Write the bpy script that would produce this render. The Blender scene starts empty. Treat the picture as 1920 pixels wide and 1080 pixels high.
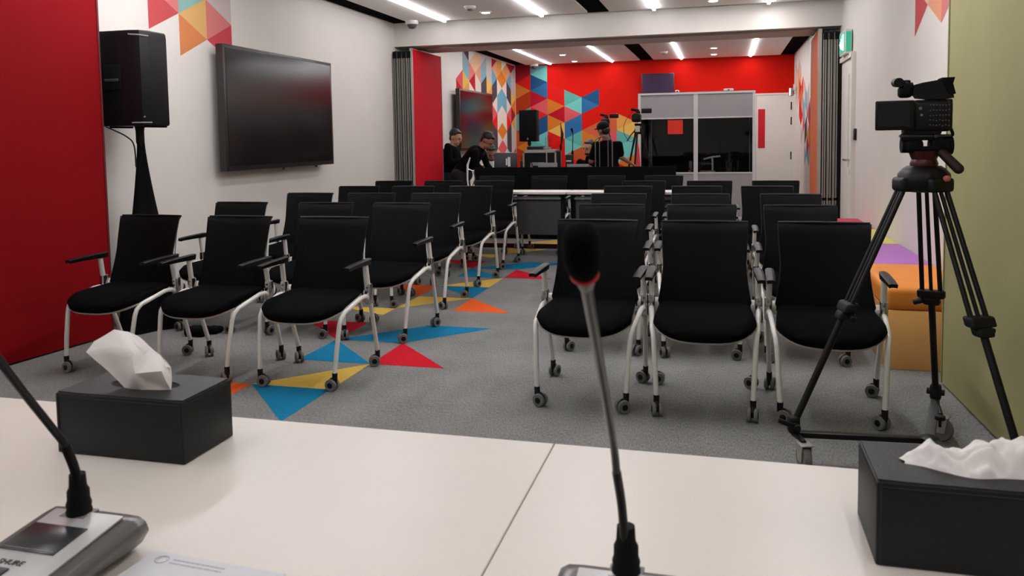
import bpy, bmesh, math, random
import numpy as np
from mathutils import Vector, Matrix, Euler
from mathutils import noise as mnoise
V3 = Vector
random.seed(7)
SC = bpy.context.scene
COL = SC.collection
PI = math.pi

# ---------------------------------------------------------------- camera
YAW, PITCH, ROLL, FPX, CY, CAMZ = -.2591, -.06955, -.01554, 1500., 366.4, 1.30
_f = Vector((math.sin(YAW)*math.cos(PITCH), math.cos(YAW)*math.cos(PITCH), math.sin(PITCH)))
_r = Vector((math.cos(YAW), -math.sin(YAW), 0)); _u = _r.cross(_f)
_r2 = _r*math.cos(ROLL)+_u*math.sin(ROLL); _u2 = -_r*math.sin(ROLL)+_u*math.cos(ROLL)
cam = bpy.data.cameras.new('camera'); camo = bpy.data.objects.new('camera', cam); COL.objects.link(camo)
camo.matrix_world = Matrix(((_r2.x, _u2.x, -_f.x, 0), (_r2.y, _u2.y, -_f.y, 0), (_r2.z, _u2.z, -_f.z, CAMZ), (0, 0, 0, 1)))
cam.sensor_width = 36; cam.lens = FPX/1920*36; cam.shift_y = -(540-CY)/1920; cam.clip_start = .02
cam.dof.use_dof = True; cam.dof.focus_distance = 4.5; cam.dof.aperture_fstop = 10
SC.camera = camo

def _ray(x, y):
    return _r2*((x-960)/FPX) + _u2*(-(y-CY)/FPX) + _f
def aty(x, y, Y):
    d = _ray(x, y); return d*(Y/d.y) + Vector((0, 0, CAMZ))
def atz(x, y, z):
    d = _ray(x, y); return d*((z-CAMZ)/d.z) + Vector((0, 0, CAMZ))

# ---------------------------------------------------------------- world, exposure, light
w = bpy.data.worlds.new('world'); SC.world = w; w.use_nodes = True
w.node_tree.nodes['Background'].inputs[0].default_value = (.05, .05, .055, 1)
w.node_tree.nodes['Background'].inputs[1].default_value = .5
SC.view_settings.view_transform = 'Standard'; SC.view_settings.look = 'None'
SC.view_settings.exposure = 0.0; SC.view_settings.gamma = 1
SC.cycles.use_denoising = True
SC.cycles.max_bounces = 8
SC.cycles.sample_clamp_indirect = 6

CEIL = 2.85
STRIP_W = dict(front=.8, mid=5.4, near=.5, far=2.8)
DROP = dict(front=.030, mid=.034, near=.030, far=.014)   # diffuser hang below the raft, added so its sides light the ceiling      # watts per metre of strip light
DOWN_W = 4.0

# ---------------------------------------------------------------- materials
def lin(c): return tuple(((v/255.)/12.92 if v/255. <= .04045 else ((v/255.+.055)/1.055)**2.4) for v in c)
MATS = {}
def mat(name, rgb, rough=.6, metal=0., noise=0., scale=20., bump=0., bscale=200., emit=0., coat=0., sheen=0., spec=.5, alpha=1.):
    if name in MATS: return MATS[name]
    m = bpy.data.materials.new(name); m.use_nodes = True; MATS[name] = m
    nt = m.node_tree; b = nt.nodes['Principled BSDF']; c = lin(rgb)
    b.inputs['Base Color'].default_value = (*c, 1); b.inputs['Roughness'].default_value = rough
    b.inputs['Metallic'].default_value = metal; b.inputs['Specular IOR Level'].default_value = spec
    b.inputs['Coat Weight'].default_value = coat; b.inputs['Sheen Weight'].default_value = sheen
    b.inputs['Alpha'].default_value = alpha
    if emit:
        b.inputs['Emission Color'].default_value = (*c, 1); b.inputs['Emission Strength'].default_value = emit
    tc = nt.nodes.new('ShaderNodeTexCoord')
    if noise:
        n = nt.nodes.new('ShaderNodeTexNoise'); n.inputs['Scale'].default_value = scale; n.inputs['Detail'].default_value = 5
        nt.links.new(tc.outputs['Object'], n.inputs['Vector'])
        r = nt.nodes.new('ShaderNodeValToRGB'); r.color_ramp.elements[0].position = .3; r.color_ramp.elements[1].position = .7
        r.color_ramp.elements[0].color = (*[v*(1-noise) for v in c], 1); r.color_ramp.elements[1].color = (*[min(1, v*(1+noise)) for v in c], 1)
        nt.links.new(n.outputs['Fac'], r.inputs['Fac']); nt.links.new(r.outputs['Color'], b.inputs['Base Color'])
    if bump:
        n = nt.nodes.new('ShaderNodeTexNoise'); n.inputs['Scale'].default_value = bscale; n.inputs['Detail'].default_value = 3
        nt.links.new(tc.outputs['Object'], n.inputs['Vector'])
        bp = nt.nodes.new('ShaderNodeBump'); bp.inputs['Strength'].default_value = bump; bp.inputs['Distance'].default_value = .002
        nt.links.new(n.outputs['Fac'], bp.inputs['Height']); nt.links.new(bp.outputs['Normal'], b.inputs['Normal'])
    return m

def carpet_mat(name, rgb, amt=.35):
    m = mat(name, rgb, rough=1., noise=0, spec=.1)
    nt = m.node_tree; b = nt.nodes['Principled BSDF']; tc = nt.nodes['Texture Coordinate']; c = lin(rgb)
    mp = nt.nodes.new('ShaderNodeMapping'); mp.inputs['Scale'].default_value = (160, 45, 1)
    nt.links.new(tc.outputs['Object'], mp.inputs['Vector'])
    n1 = nt.nodes.new('ShaderNodeTexNoise'); n1.inputs['Scale'].default_value = 1; n1.inputs['Detail'].default_value = 4
    nt.links.new(mp.outputs['Vector'], n1.inputs['Vector'])
    n2 = nt.nodes.new('ShaderNodeTexNoise'); n2.inputs['Scale'].default_value = 3.; n2.inputs['Detail'].default_value = 3
    nt.links.new(tc.outputs['Object'], n2.inputs['Vector'])
    mx = nt.nodes.new('ShaderNodeMath'); mx.operation = 'MULTIPLY_ADD'; mx.inputs[1].default_value = .75
    nt.links.new(n1.outputs['Fac'], mx.inputs[0])
    m2 = nt.nodes.new('ShaderNodeMath'); m2.operation = 'MULTIPLY'; m2.inputs[1].default_value = .25
    nt.links.new(n2.outputs['Fac'], m2.inputs[0]); nt.links.new(m2.outputs[0], mx.inputs[2])
    r = nt.nodes.new('ShaderNodeValToRGB'); r.color_ramp.elements[0].position = .33; r.color_ramp.elements[1].position = .67
    r.color_ramp.elements[0].color = (*[v*(1-amt) for v in c], 1); r.color_ramp.elements[1].color = (*[min(1, v*(1+amt)) for v in c], 1)
    nt.links.new(mx.outputs[0], r.inputs['Fac']); nt.links.new(r.outputs['Color'], b.inputs['Base Color'])
    bp = nt.nodes.new('ShaderNodeBump'); bp.inputs['Strength'].default_value = .5; bp.inputs['Distance'].default_value = .004
    nt.links.new(n1.outputs['Fac'], bp.inputs['Height']); nt.links.new(bp.outputs['Normal'], b.inputs['Normal'])
    return m

def mesh_fabric(name, rgb, alpha=.9):
    m = mat(name, rgb, rough=.6, alpha=alpha, spec=.12)
    nt = m.node_tree; b = nt.nodes['Principled BSDF']; tc = nt.nodes['Texture Coordinate']
    wv = nt.nodes.new('ShaderNodeTexWave'); wv.bands_direction = 'Z'; wv.inputs['Scale'].default_value = 90; wv.inputs['Distortion'].default_value = .5
    nt.links.new(tc.outputs['Object'], wv.inputs['Vector'])
    bp = nt.nodes.new('ShaderNodeBump'); bp.inputs['Strength'].default_value = .25; bp.inputs['Distance'].default_value = .002
    nt.links.new(wv.outputs['Fac'], bp.inputs['Height']); nt.links.new(bp.outputs['Normal'], b.inputs['Normal'])
    return m

WALL = mat('wall_paint', (214, 208, 200), .75, noise=.02, scale=3, bump=.08, bscale=120)
WHITE_CEIL = mat('ceiling_paint', (246, 242, 236), .8, bump=.05, bscale=150)
BLACK_GAP = mat('black_recess', (5, 5, 6), .95, noise=.1, spec=.02)
CARPET = carpet_mat('grey_carpet', (121, 121, 118))
REDPANEL = mat('red_panel_laminate', (124, 3, 11), .8, noise=.04, scale=2, spec=.12)
REDLEAF = mat('crimson_leaf_laminate', (196, 8, 34), .75, noise=.04, scale=2, spec=.15)
ORANGELEAF = mat('orange_leaf_laminate', (205, 92, 30), .75, noise=.04, scale=2)
GREENPANEL = mat('olive_panel_fabric', (143, 139, 94), .8, noise=.05, scale=2.5, bump=.06, bscale=90)
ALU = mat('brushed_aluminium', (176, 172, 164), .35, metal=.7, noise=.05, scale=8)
ALU_D = mat('dark_aluminium_track', (120, 118, 116), .4, metal=.6, noise=.05)  # darker grey than the plain aluminium
REDWALL = mat('red_wall_paint', (200, 20, 7), .85, noise=.03, scale=3, spec=.15)
DOORWHITE = mat('white_door_paint', (224, 218, 208), .55, noise=.02)
BLACK = mat('black_plastic', (11, 11, 13), .45, noise=.1, scale=30, spec=.3)
BLACKM = mat('black_matte', (9, 9, 10), .75, noise=.15, scale=40, spec=.2)
BLACKCLOTH = mat('black_cloth', (10, 10, 12), .95, spec=.1, noise=.2, scale=60, bump=.2, bscale=300)
SEATCLOTH = mat('black_seat_fabric', (7, 7, 9), .95, noise=.2, scale=150, bump=.3, bscale=500, spec=.06)
BACKMESH = mesh_fabric('black_back_mesh', (6, 6, 8), .96)
WHITEMETAL = mat('white_powder_coat', (222, 219, 212), .35, noise=.02, coat=.2)
SHELL = mat('white_shell_plastic', (205, 200, 192), .45, noise=.02)
CHROME = mat('polished_steel', (190, 190, 190), .18, metal=1., noise=.05)
DARKGREY = mat('dark_grey_plastic', (60, 60, 62), .5, noise=.1)
GREY = mat('mid_grey_plastic', (120, 120, 120), .5, noise=.06)
WHEELGREY = mat('grey_wheel_rubber', (110, 108, 104), .6, noise=.1)
SCREEN = mat('dark_glossy_screen', (9, 9, 10), .16, noise=.05, spec=.6)
BEZEL = mat('dark_screen_bezel', (38, 34, 32), .35, noise=.05)
TABLEWHITE = mat('white_table_laminate', (226, 218, 208), .38, noise=.015, scale=5)
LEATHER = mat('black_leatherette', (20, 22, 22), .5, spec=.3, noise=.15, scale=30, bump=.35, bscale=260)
LEATHERTOP = mat('grey_leatherette', (38, 38, 40), .5, spec=.3, noise=.12, scale=20, bump=.35, bscale=260)  # box lid, a paler grey than the box body
TISSUE = mat('white_tissue_paper', (240, 234, 230), .9, bump=.3, bscale=40, sheen=.2)
LED = {k: mat('led_diffuser_'+k, (251, 250, 255), .5, emit=v) for k, v in dict(front=24., mid=33., near=22., far=27.).items()}
LEDS = mat('downlight_diffuser', (255, 248, 238), .5, emit=10.)
SKIN = mat('brown_skin', (150, 104, 82), .55, noise=.05)
SKIN_L = mat('tan_skin', (186, 138, 112), .55, noise=.05)
HAIR = mat('black_hair', (14, 11, 11), .55, noise=.3, scale=90, bump=.5, bscale=120)
BLACKSHIRT = mat('black_shirt_cloth', (9, 9, 11), .95, spec=.1, noise=.15, scale=30, bump=.3, bscale=25)
WHITESHIRT = mat('white_shirt_cloth', (222, 224, 226), .85, noise=.03, bump=.3, bscale=25)
TROUSER = mat('dark_trouser_cloth', (20, 20, 24), .9, noise=.1)

# ---------------------------------------------------------------- mesh builder
class MB:
    def __init__(s): s.v = []; s.f = []; s.m = []
    def add(s, vs, fs, M=None, mi=0):
        o = len(s.v)
        for p in vs:
            p = Vector(p); s.v.append(tuple(M @ p) if M is not None else tuple(p))
        for f in fs: s.f.append(tuple(i+o for i in f)); s.m.append(mi)
        return s
    def box(s, c, d, M=None, mi=0, r=0., seg=2):
        x, y, z = d[0]/2, d[1]/2, d[2]/2
        if r <= 0:
            vs = [(c[0]+a*x, c[1]+b*y, c[2]+e*z) for a in (-1, 1) for b in (-1, 1) for e in (-1, 1)]
            return s.add(vs, [(0, 1, 3, 2), (4, 6, 7, 5), (0, 4, 5, 1), (2, 3, 7, 6), (0, 2, 6, 4), (1, 5, 7, 3)], M, mi)
        bm = bmesh.new(); bmesh.ops.create_cube(bm, size=1)
        for v in bm.verts: v.co = Vector((v.co.x*d[0], v.co.y*d[1], v.co.z*d[2]))
        bmesh.ops.bevel(bm, geom=bm.edges[:], offset=min(r, min(d)*.49), segments=seg, profile=.5, affect='EDGES')
        vs = [v.co + Vector(c) for v in bm.verts]; bm.verts.index_update()
        s.add(vs, [[v.index for v in f.verts] for f in bm.faces], M, mi); bm.free(); return s
    def tube(s, pts, r, n=10, M=None, mi=0, closed=False, caps=True, flat=1.):
        pts = [Vector(p) for p in pts]; k = len(pts); rs = r if isinstance(r, (list, tuple)) else [r]*k
        vs = []; up = None
        for i, p in enumerate(pts):
            a = pts[(i-1) % k] if (i > 0 or closed) else p; b = pts[(i+1) % k] if (i < k-1 or closed) else p
            t = (b-a).normalized()
            if up is None:
                up = t.orthogonal().normalized()
            up = (up - t*up.dot(t)); up = up.normalized() if up.length > 1e-6 else t.orthogonal().normalized()
            sd = t.cross(up)
            for j in range(n):
                a_ = 2*PI*j/n; vs.append(p + (up*math.cos(a_) + sd*math.sin(a_)*flat)*rs[i])
        fs = []
        for i in range(k if closed else k-1):
            for j in range(n):
                a = i*n+j; b = i*n+(j+1) % n; c = ((i+1) % k)*n+(j+1) % n; d = ((i+1) % k)*n+j
                fs.append((a, b, c, d))
        if not closed and caps:
            fs.append(tuple(range(n-1, -1, -1))); fs.append(tuple((k-1)*n+j for j in range(n)))
        return s.add(vs, fs, M, mi)
    def cyl(s, a, b, r, n=16, M=None, mi=0, r2=None): return s.tube([a, b], [r, r if r2 is None else r2], n, M, mi)
    def lathe(s, prof, n=20, M=None, mi=0):
        vs = []; fs = []
        for (r, z) in prof:
            for j in range(n): vs.append((r*math.cos(2*PI*j/n), r*math.sin(2*PI*j/n), z))
        k = len(prof)
        for i in range(k-1):
            for j in range(n): fs.append((i*n+j, i*n+(j+1) % n, (i+1)*n+(j+1) % n, (i+1)*n+j))
        fs.append(tuple(range(n-1, -1, -1))); fs.append(tuple((k-1)*n+j for j in range(n)))
        return s.add(vs, fs, M, mi)
    def ell(s, c, r, M=None, mi=0, n=14, m=10, R=None):
        vs = []; fs = []; c = Vector(c)
        if not isinstance(r, (list, tuple)): r = (r, r, r)
        for i in range(m+1):
            th = PI*i/m
            for j in range(n):
                p = Vector((r[0]*math.sin(th)*math.cos(2*PI*j/n), r[1]*math.sin(th)*math.sin(2*PI*j/n), r[2]*math.cos(th)))
                if R is not None: p = R @ p
                vs.append(p + c)
        for i in range(m):
            for j in range(n): fs.append((i*n+j, (i+1)*n+j, (i+1)*n+(j+1) % n, i*n+(j+1) % n))
        return s.add(vs, fs, M, mi)
    def cap(s, a, b, ra, rb=None, mi=0, n=12):
        rb = ra if rb is None else rb; a = Vector(a); b = Vector(b)
        d = (b-a); L = d.length; d = d.normalized() if L > 1e-6 else Vector((0, 0, 1))
        pts = []; rs = []
        for t in (-1, -.92, -.7, -.35, 0): pts.append(a + d*ra*t); rs.append(max(ra*math.sqrt(max(0, 1-t*t)), ra*.05))
        for t in (0, .35, .7, .92, 1): pts.append(b + d*rb*t); rs.append(max(rb*math.sqrt(max(0, 1-t*t)), rb*.05))
        return s.tube(pts, rs, n, None, mi)
    def prism(s, poly, a, b, axis='y', M=None, mi=0):
        n = len(poly)
        def P(u, v, w_): return {'y': (u, w_, v), 'x': (w_, u, v), 'z': (u, v, w_)}[axis]
        vs = [P(u, v, a) for u, v in poly] + [P(u, v, b) for u, v in poly]
        fs = [tuple(range(n)), tuple(range(2*n-1, n-1, -1))] + [(i, i+n, (i+1) % n+n, (i+1) % n) for i in range(n)]
        return s.add(vs, fs, M, mi)
    def quad(s, pts, mi=0, M=None): return s.add(pts, [tuple(range(len(pts)))], M, mi)
    def sheet(s, P, nu, nv, th=None, M=None, mi=0):
        """closed shell from P(u,v)->point front and th(u,v)->back point"""
        F = [[Vector(P(i/nu, j/nv)) for j in range(nv+1)] for i in range(nu+1)]
        B = [[Vector(th(i/nu, j/nv)) for j in range(nv+1)] for i in range(nu+1)]
        vs = [p for r in F for p in r] + [p for r in B for p in r]; N = (nu+1)*(nv+1); W = nv+1
        fs = []
        for i in range(nu):
            for j in range(nv):
                a, b, c, d = i*W+j, (i+1)*W+j, (i+1)*W+j+1, i*W+j+1
                fs.append((a, b, c, d)); fs.append((a+N, d+N, c+N, b+N))
        for i in range(nu):
            fs.append((i*W, i*W+N, (i+1)*W+N, (i+1)*W)); fs.append((i*W+nv, (i+1)*W+nv, (i+1)*W+nv+N, i*W+nv+N))
        for j in range(nv):
            fs.append((j, j+1, j+1+N, j+N)); a = nu*W
            fs.append((a+j, a+j+N, a+j+1+N, a+j+1))
        return s.add(vs, fs, M, mi)
    def build(s, name, mats, parent=None, smooth=.7, fixn=True, loc=None):
        me = bpy.data.meshes.new(name)
        off = Vector(loc) if loc is not None else Vector((0, 0, 0))
        me.from_pydata([tuple(Vector(p)-off) for p in s.v], [], s.f)
        for m in (mats if isinstance(mats, (list, tuple)) else [mats]): me.materials.append(m)
        me.polygons.foreach_set('material_index', s.m)
        if fixn:
            bm = bmesh.new(); bm.from_mesh(me); bmesh.ops.recalc_face_normals(bm, faces=bm.faces[:]); bm.to_mesh(me); bm.free()
        if smooth:
            me.polygons.foreach_set('use_smooth', [True]*len(me.polygons)); me.set_sharp_from_angle(angle=smooth)
        me.update(); o = bpy.data.objects.new(name, me); COL.objects.link(o)
        if parent is not None: o.parent = parent
        if loc is not None: o.location = off
        return o

def tag(o, label=None, cat=None, group=None, kind=None):
    if label: o['label'] = label
    if cat: o['category'] = cat
    if group: o['group'] = group
    if kind: o['kind'] = kind
    return o
def thing(name, label, cat, loc=(0, 0, 0), rz=0., group=None):
    o = bpy.data.objects.new(name, None); COL.objects.link(o); o.location = loc; o.rotation_euler = (0, 0, rz)
    o.empty_display_size = .1
    return tag(o, label, cat, group)
def struct(mb, name, mats, label=None, **k): return tag(mb.build(name, mats, **k), label, None, None, 'structure')
def copy_tree(o, parent=None):
    c = o.copy(); COL.objects.link(c)
    if parent is not None: c.parent = parent
    for ch in list(o.children): copy_tree(ch, c)
    return c
def area(name, loc, sx, sy, watt, parent=None, color=(1, .985, 1.02), rot=(0, 0, 0)):
    l = bpy.data.lights.new(name, 'AREA'); l.shape = 'RECTANGLE'; l.size = sx; l.size_y = sy; l.energy = watt; l.color = color
    o = bpy.data.objects.new(name, l); COL.objects.link(o); o.location = loc; o.rotation_euler = rot
    if parent is not None: o.parent = parent
    return o
def Rz(a): return Matrix.Rotation(a, 4, 'Z')
def Tr(*p): return Matrix.Translation(Vector(p))

# ================================================================ ROOM SHELL
XL, XR, YN, YB = -4.26, 1.32, -2.6, 16.5
BEAM0, BEAM1, BEAMZ = 10.05, 10.95, 2.56
# floor with its inlaid coloured carpet triangles
TEAL, YEL, CRED, CORG = (carpet_mat('teal_carpet', (20, 112, 148), .2), carpet_mat('yellow_carpet', (208, 172, 82), .15),
                         carpet_mat('red_carpet', (180, 24, 38), .2), carpet_mat('orange_carpet', (212, 88, 36), .2))
fl = MB(); fl.box(((XL+XR)/2, (YN+YB)/2, -.05), (XR-XL+.2, YB-YN+.2, .1))
xa, xb, xc, xd = -2.96, -2.47, -2.0, -1.54
def Yn(n): return 3.75+.493*n
tris = []
for b0 in (0, 6, 12):
    tris += [(1, [(xb, 0), (xc, 0), (xc, -1)]), (2, [(xb, 0), (xc, 0), (xc, 1)]), (1, [(xb, 1), (xc, 1), (xb, 2)]), (3, [(xc, 1), (xd, 1), (xc, 2)]),
             (3, [(xa, 3), (xb, 3), (xb, 2)]), (1, [(xb, 2), (xc, 3), (xd, 3), (xc, 2)]), (4, [(xc, 4), (xd, 4), (xc, 5)]),
             (2, [(xb, 4), (xc, 5), (xb, 5)]), (4, [(xb, 5), (xb, 6), (xa, 6)]), (2, [(xa, 4), (xb, 4), (xb, 3.5)])]
T0 = tris[:10]; tris = []
for b0 in (0, 6, 12):
    tris += [(c, [(x, y+b0) for x, y in p]) for c, p in T0]
tris.append((4, [(xa, 0), (xb, 0), (xb, -1)]))
tris = [q for q in tris if q != (4, [(xc, 10), (xd, 10), (xc, 11)])]
for c, p in tris:
    fl.add([(x, Yn(y), .0012) for x, y in p], [tuple(range(len(p)))], None, c)
struct(fl, 'floor', [CARPET, TEAL, YEL, CRED, CORG], 'grey carpet with teal, yellow, red and orange triangles along the aisle', smooth=0, fixn=False)
tr = MB(); tr.box(((XL+XR)/2, 9.42, .003), (XR-XL-.02, .37, .006))
struct(tr, 'trim_1', mat('dark_red_stone', (46, 22, 20), .22, noise=.3, scale=4), 'glossy dark brown threshold strip across the carpet under the opening')

# murals: one lattice of triangles on walls; A levels at 2.66-.34k, B levels at 2.49-.34k
PAL = dict(crim=(188, 20, 40), dcrim=(160, 24, 36), pink=(222, 92, 98), lpink=(226, 130, 120), red=(226, 30, 24), teal=(96, 178, 164), lteal=(120, 200, 194),
           tgrey=(116, 160, 160), dblue=(36, 84, 128), blue=(50, 110, 160), orange=(216, 124, 44), lor=(226, 160, 80), yellow=(234, 184, 92), dorange=(196, 88, 40),
           brown=(180, 60, 26), dusty=(208, 100, 62), cream=(226, 212, 196), lblue=(128, 176, 190), gblue=(150, 170, 178), char=(78, 66, 76), peach=(228, 160, 124),
           lpeach=(232, 190, 150), grey=(196, 188, 182), skyb=(110, 166, 184), fred=(196, 82, 84), fpink=(214, 126, 122), fcrim=(200, 74, 82), fyel=(222, 176, 110), forange=(214, 134, 84), fteal=(146, 184, 178), fgrey=(204, 190, 184))
PAL = {k: tuple(int(x*.93) for x in v) for k, v in PAL.items()}
PNAMES = list(PAL)
def pal_mats(base): return [base] + [mat('mural_'+k, PAL[k], .85, spec=.15, noise=.03, scale=4) for k in PNAMES]
def A(k): return 2.66-.34*k
def B(k): return 2.49-.34*k
def tri_poly(left, side, k):
    """left: 'A' if the left side vertices are A-levels. side 'L' has two vertices on the left. returns [(0|1, z)...]"""
    if left == 'A':
        return [(0, A(k)), (0, A(k+1)), (1, B(k))] if side == 'L' else [(1, B(k)), (1, B(k+1)), (0, A(k+1))]
    return [(0, B(k)), (0, B(k+1)), (1, A(k+1))] if side == 'L' else [(1, A(k)), (1, A(k+1)), (0, B(k))]
def clipz(poly, zmax):
    out = []
    n = len(poly)
    for i in range(n):
        p, q = poly[i], poly[(i+1) % n]
        if p[1] <= zmax: out.append(p)
        if (p[1] <= zmax) != (q[1] <= zmax):
            t = (zmax-p[1])/(q[1]-p[1]); out.append((p[0]+(q[0]-p[0])*t, zmax))
    return out
def mural(mb, cols, place, parity0, zmax=CEIL-.01):
    for j, col in cols.items():
        left = 'A' if (j % 2 == 0) == (parity0 == 'A') else 'B'
        for spec in col.split():
            side, k, cn = spec.split(':')
            poly = clipz(tri_poly(left, side, int(k)), zmax)
            if len(poly) > 2: mb.add([place(j+u, z) for u, z in poly], [tuple(range(len(poly)))], None, 1+PNAMES.index(cn))

wl = MB(); wl.box((XL-.06, (YN+YB)/2, CEIL/2+.1), (.12, YB-YN+.24, CEIL+.3))
mural(wl, {0: 'R:0:pink L:1:crim R:1:crim',
           1: 'R:-1:char L:-1:gblue R:0:lblue L:0:yellow R:1:lor L:1:yellow',
           2: 'R:-1:lpeach L:0:lpink R:0:crim L:1:cream R:1:cream',
           3: 'R:-1:lpeach L:-1:lpeach R:0:peach L:0:cream R:1:cream L:1:cream',
           4: 'L:-1:grey R:-1:gblue L:0:lblue R:0:char L:1:char R:1:char',
           5: 'R:-1:grey L:-1:grey R:0:grey L:0:yellow R:1:lor L:1:lor',
           6: 'L:-1:dcrim R:-1:peach L:0:skyb R:0:char L:1:char R:1:cream L:2:pink R:2:red L:3:char R:3:char L:4:char R:4:lteal',
           7: 'R:-1:lor L:-1:lor R:0:orange L:0:cream R:1:skyb L:1:skyb R:2:cream L:2:cream R:3:orange L:3:cream R:4:pink L:4:cream R:5:pink',
           8: 'R:-1:lor L:0:orange R:0:cream L:1:skyb R:1:skyb L:2:cream R:2:cream L:3:orange R:3:cream L:4:pink R:4:cream L:5:pink',
           9: 'R:-1:dcrim L:-1:peach R:0:skyb L:0:char R:1:char L:1:cream R:2:pink L:2:red R:3:char L:3:char R:4:char L:4:lteal',
           10: 'L:-1:dcrim R:-1:grey L:0:grey R:0:grey L:1:yellow R:1:orange L:2:dcrim R:2:lor L:3:grey R:3:grey L:4:grey R:4:brown L:5:grey'},
      lambda u, z: (XL+.0015, 12.59+.352*u, z), 'A')
mural(wl, {0: 'L:0:fred R:-1:fpink L:-1:fred', 1: 'L:-1:fteal R:0:fyel L:0:forange R:-1:fteal', 2: 'L:0:fpink R:0:fcrim R:-1:fgrey'},
      lambda u, z: (XL+.0015, 5.29+.358*u, z-.13), 'A', zmax=CEIL+.1)
# (near mural sits .13 lower than the far one: its visible vertices are at 2.53/2.36/2.19)
struct(wl, 'wall_left', pal_mats(WALL), 'light grey left wall with triangle mural', smooth=0, fixn=False)
wr = MB(); wr.box((XR+.06, (YN+YB)/2, CEIL/2+.1), (.12, YB-YN+.24, CEIL+.3))
mural(wr, {0: 'L:0:grey R:0:lpeach L:1:grey', 1: 'R:0:peach L:0:peach R:1:lor L:1:peach', 2: 'R:1:pink L:0:grey R:0:peach L:1:dcrim R:2:red L:2:crim', 3: 'L:1:orange R:1:red L:2:red R:2:peach L:3:grey',
           4: 'R:1:cream L:1:peach L:2:lblue R:2:gblue L:3:pink', 5: 'L:1:gblue R:2:lblue L:3:char R:3:char L:4:lblue', 6: 'R:1:grey R:2:pink L:2:grey R:3:lor L:4:crim R:4:lblue', 7: 'L:2:dcrim R:2:pink L:3:orange R:3:red L:4:peach R:4:pink'},
      lambda u, z: (XR-.0015, 16.1-.352*u, z), 'A')
mural(wr, {0: 'L:0:fred R:-1:lpeach', 1: 'L:-1:lpeach R:0:peach', 2: 'L:0:fpink R:-1:lor'},
      lambda u, z: (XR-.0015, 6.33-.36*(u), z-.35+.02), 'A')
struct(wr, 'wall_right', pal_mats(WALL), 'pale right wall with triangle mural pieces', smooth=0, fixn=False)
wb = MB(); wb.box(((XL+XR)/2, YB+.06, CEIL/2+.1), (XR-XL+.24, .12, CEIL+.3))
def back_place(u, z): return (max(XL, -4.30+.363*u), YB-.0015, z)
mural(wb, {0: 'R:-2:dcrim L:-2:dcrim R:-1:dcrim L:-1:dcrim R:0:red L:0:orange R:1:brown L:1:brown R:2:tgrey L:2:tgrey R:3:brown L:3:dorange R:4:orange L:4:brown R:5:brown',
           1: 'L:-2:tgrey R:-2:tgrey L:-1:tgrey R:-1:lteal L:0:dblue R:0:blue L:1:crim R:1:pink L:2:red R:2:dblue L:3:dblue R:3:lteal L:4:teal R:4:teal',
           2: 'L:0:red R:1:red L:1:orange R:2:crim L:2:orange R:3:yellow L:3:red',
           3: 'L:1:teal R:1:lteal L:2:pink R:2:blue L:3:blue R:3:teal L:4:lteal R:4:dorange L:5:red',
           4: 'R:1:dblue L:1:blue R:3:dusty L:3:orange R:4:yellow L:4:dorange R:5:dorange',
           5: 'R:2:dusty L:3:dusty R:3:pink L:4:dusty R:4:yellow',
           6: 'L:2:lor R:3:yellow L:3:teal R:4:lteal L:4:lteal R:5:orange',
           7: 'L:3:lor R:3:yellow L:4:teal'},
      back_place, 'B')
struct(wb, 'wall_back', pal_mats(REDWALL), 'bright red far wall with triangle mural', smooth=0, fixn=False)
wn = MB(); wn.box(((XL+XR)/2, YN-.06, CEIL/2+.1), (XR-XL+.24, .12, CEIL+.3)); struct(wn, 'wall_near', WALL, smooth=0)

# ceiling: slab above, white rafts with black gaps between
cb = MB(); cb.box(((XL+XR)/2, (YN+YB)/2, CEIL+.22), (XR-XL+.2, YB-YN+.2, .1)); struct(cb, 'ceiling', BLACK_GAP, 'black void above the ceiling rafts', smooth=0)
raft = MB()
for (y0, y1) in ((YN+.25, 9.93), (11.2, 16.36)):
    for (x0, x1) in ((-3.99, -1.63), (-1.36, 1.05)):
        raft.box(((x0+x1)/2, (y0+y1)/2, CEIL+.02), (x1-x0, y1-y0, .04))
struct(raft, 'trim_2', WHITE_CEIL, 'white plaster ceiling rafts separated by black gaps', smooth=0)
edge = MB()
for (y0, y1) in ((YN, BEAM0), (BEAM1, YB)):
    for (x0, x1) in ((XL, -3.99), (-1.63, -1.36), (1.05, XR)):
        edge.box(((x0+x1)/2, (y0+y1)/2, CEIL+.03), (x1-x0, y1-y0, .02))
for y0, y1 in ((YN, YN+.25), (9.93, BEAM0), (BEAM1, 11.2), (16.36, YB)): edge.box(((XL+XR)/2, (y0+y1)/2, CEIL+.03), (XR-XL, y1-y0, .019))
struct(edge, 'trim_3', BLACK_GAP, 'black recessed strips between and around the ceiling rafts', smooth=0)
bm_ = MB(); bm_.box(((XL+XR)/2, (BEAM0+BEAM1)/2, (CEIL+.2+BEAMZ)/2), (XR-XL, BEAM1-BEAM0, CEIL+.2-BEAMZ))
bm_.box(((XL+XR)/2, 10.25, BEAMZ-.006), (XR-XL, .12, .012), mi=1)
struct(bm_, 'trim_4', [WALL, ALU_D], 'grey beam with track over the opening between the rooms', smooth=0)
bsb = MB(); bsb.box((XL+.008, 7., .05), (.016, 6., .1)); struct(bsb, 'baseboard_left', mat('grey_baseboard', (150, 146, 140), .5), smooth=0)
bsb = MB(); bsb.box((XR-.006, 3., .05), (.012, 11., .1)); struct(bsb, 'baseboard_right', mat('dark_baseboard', (96, 90, 84), .5), smooth=0)

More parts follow.
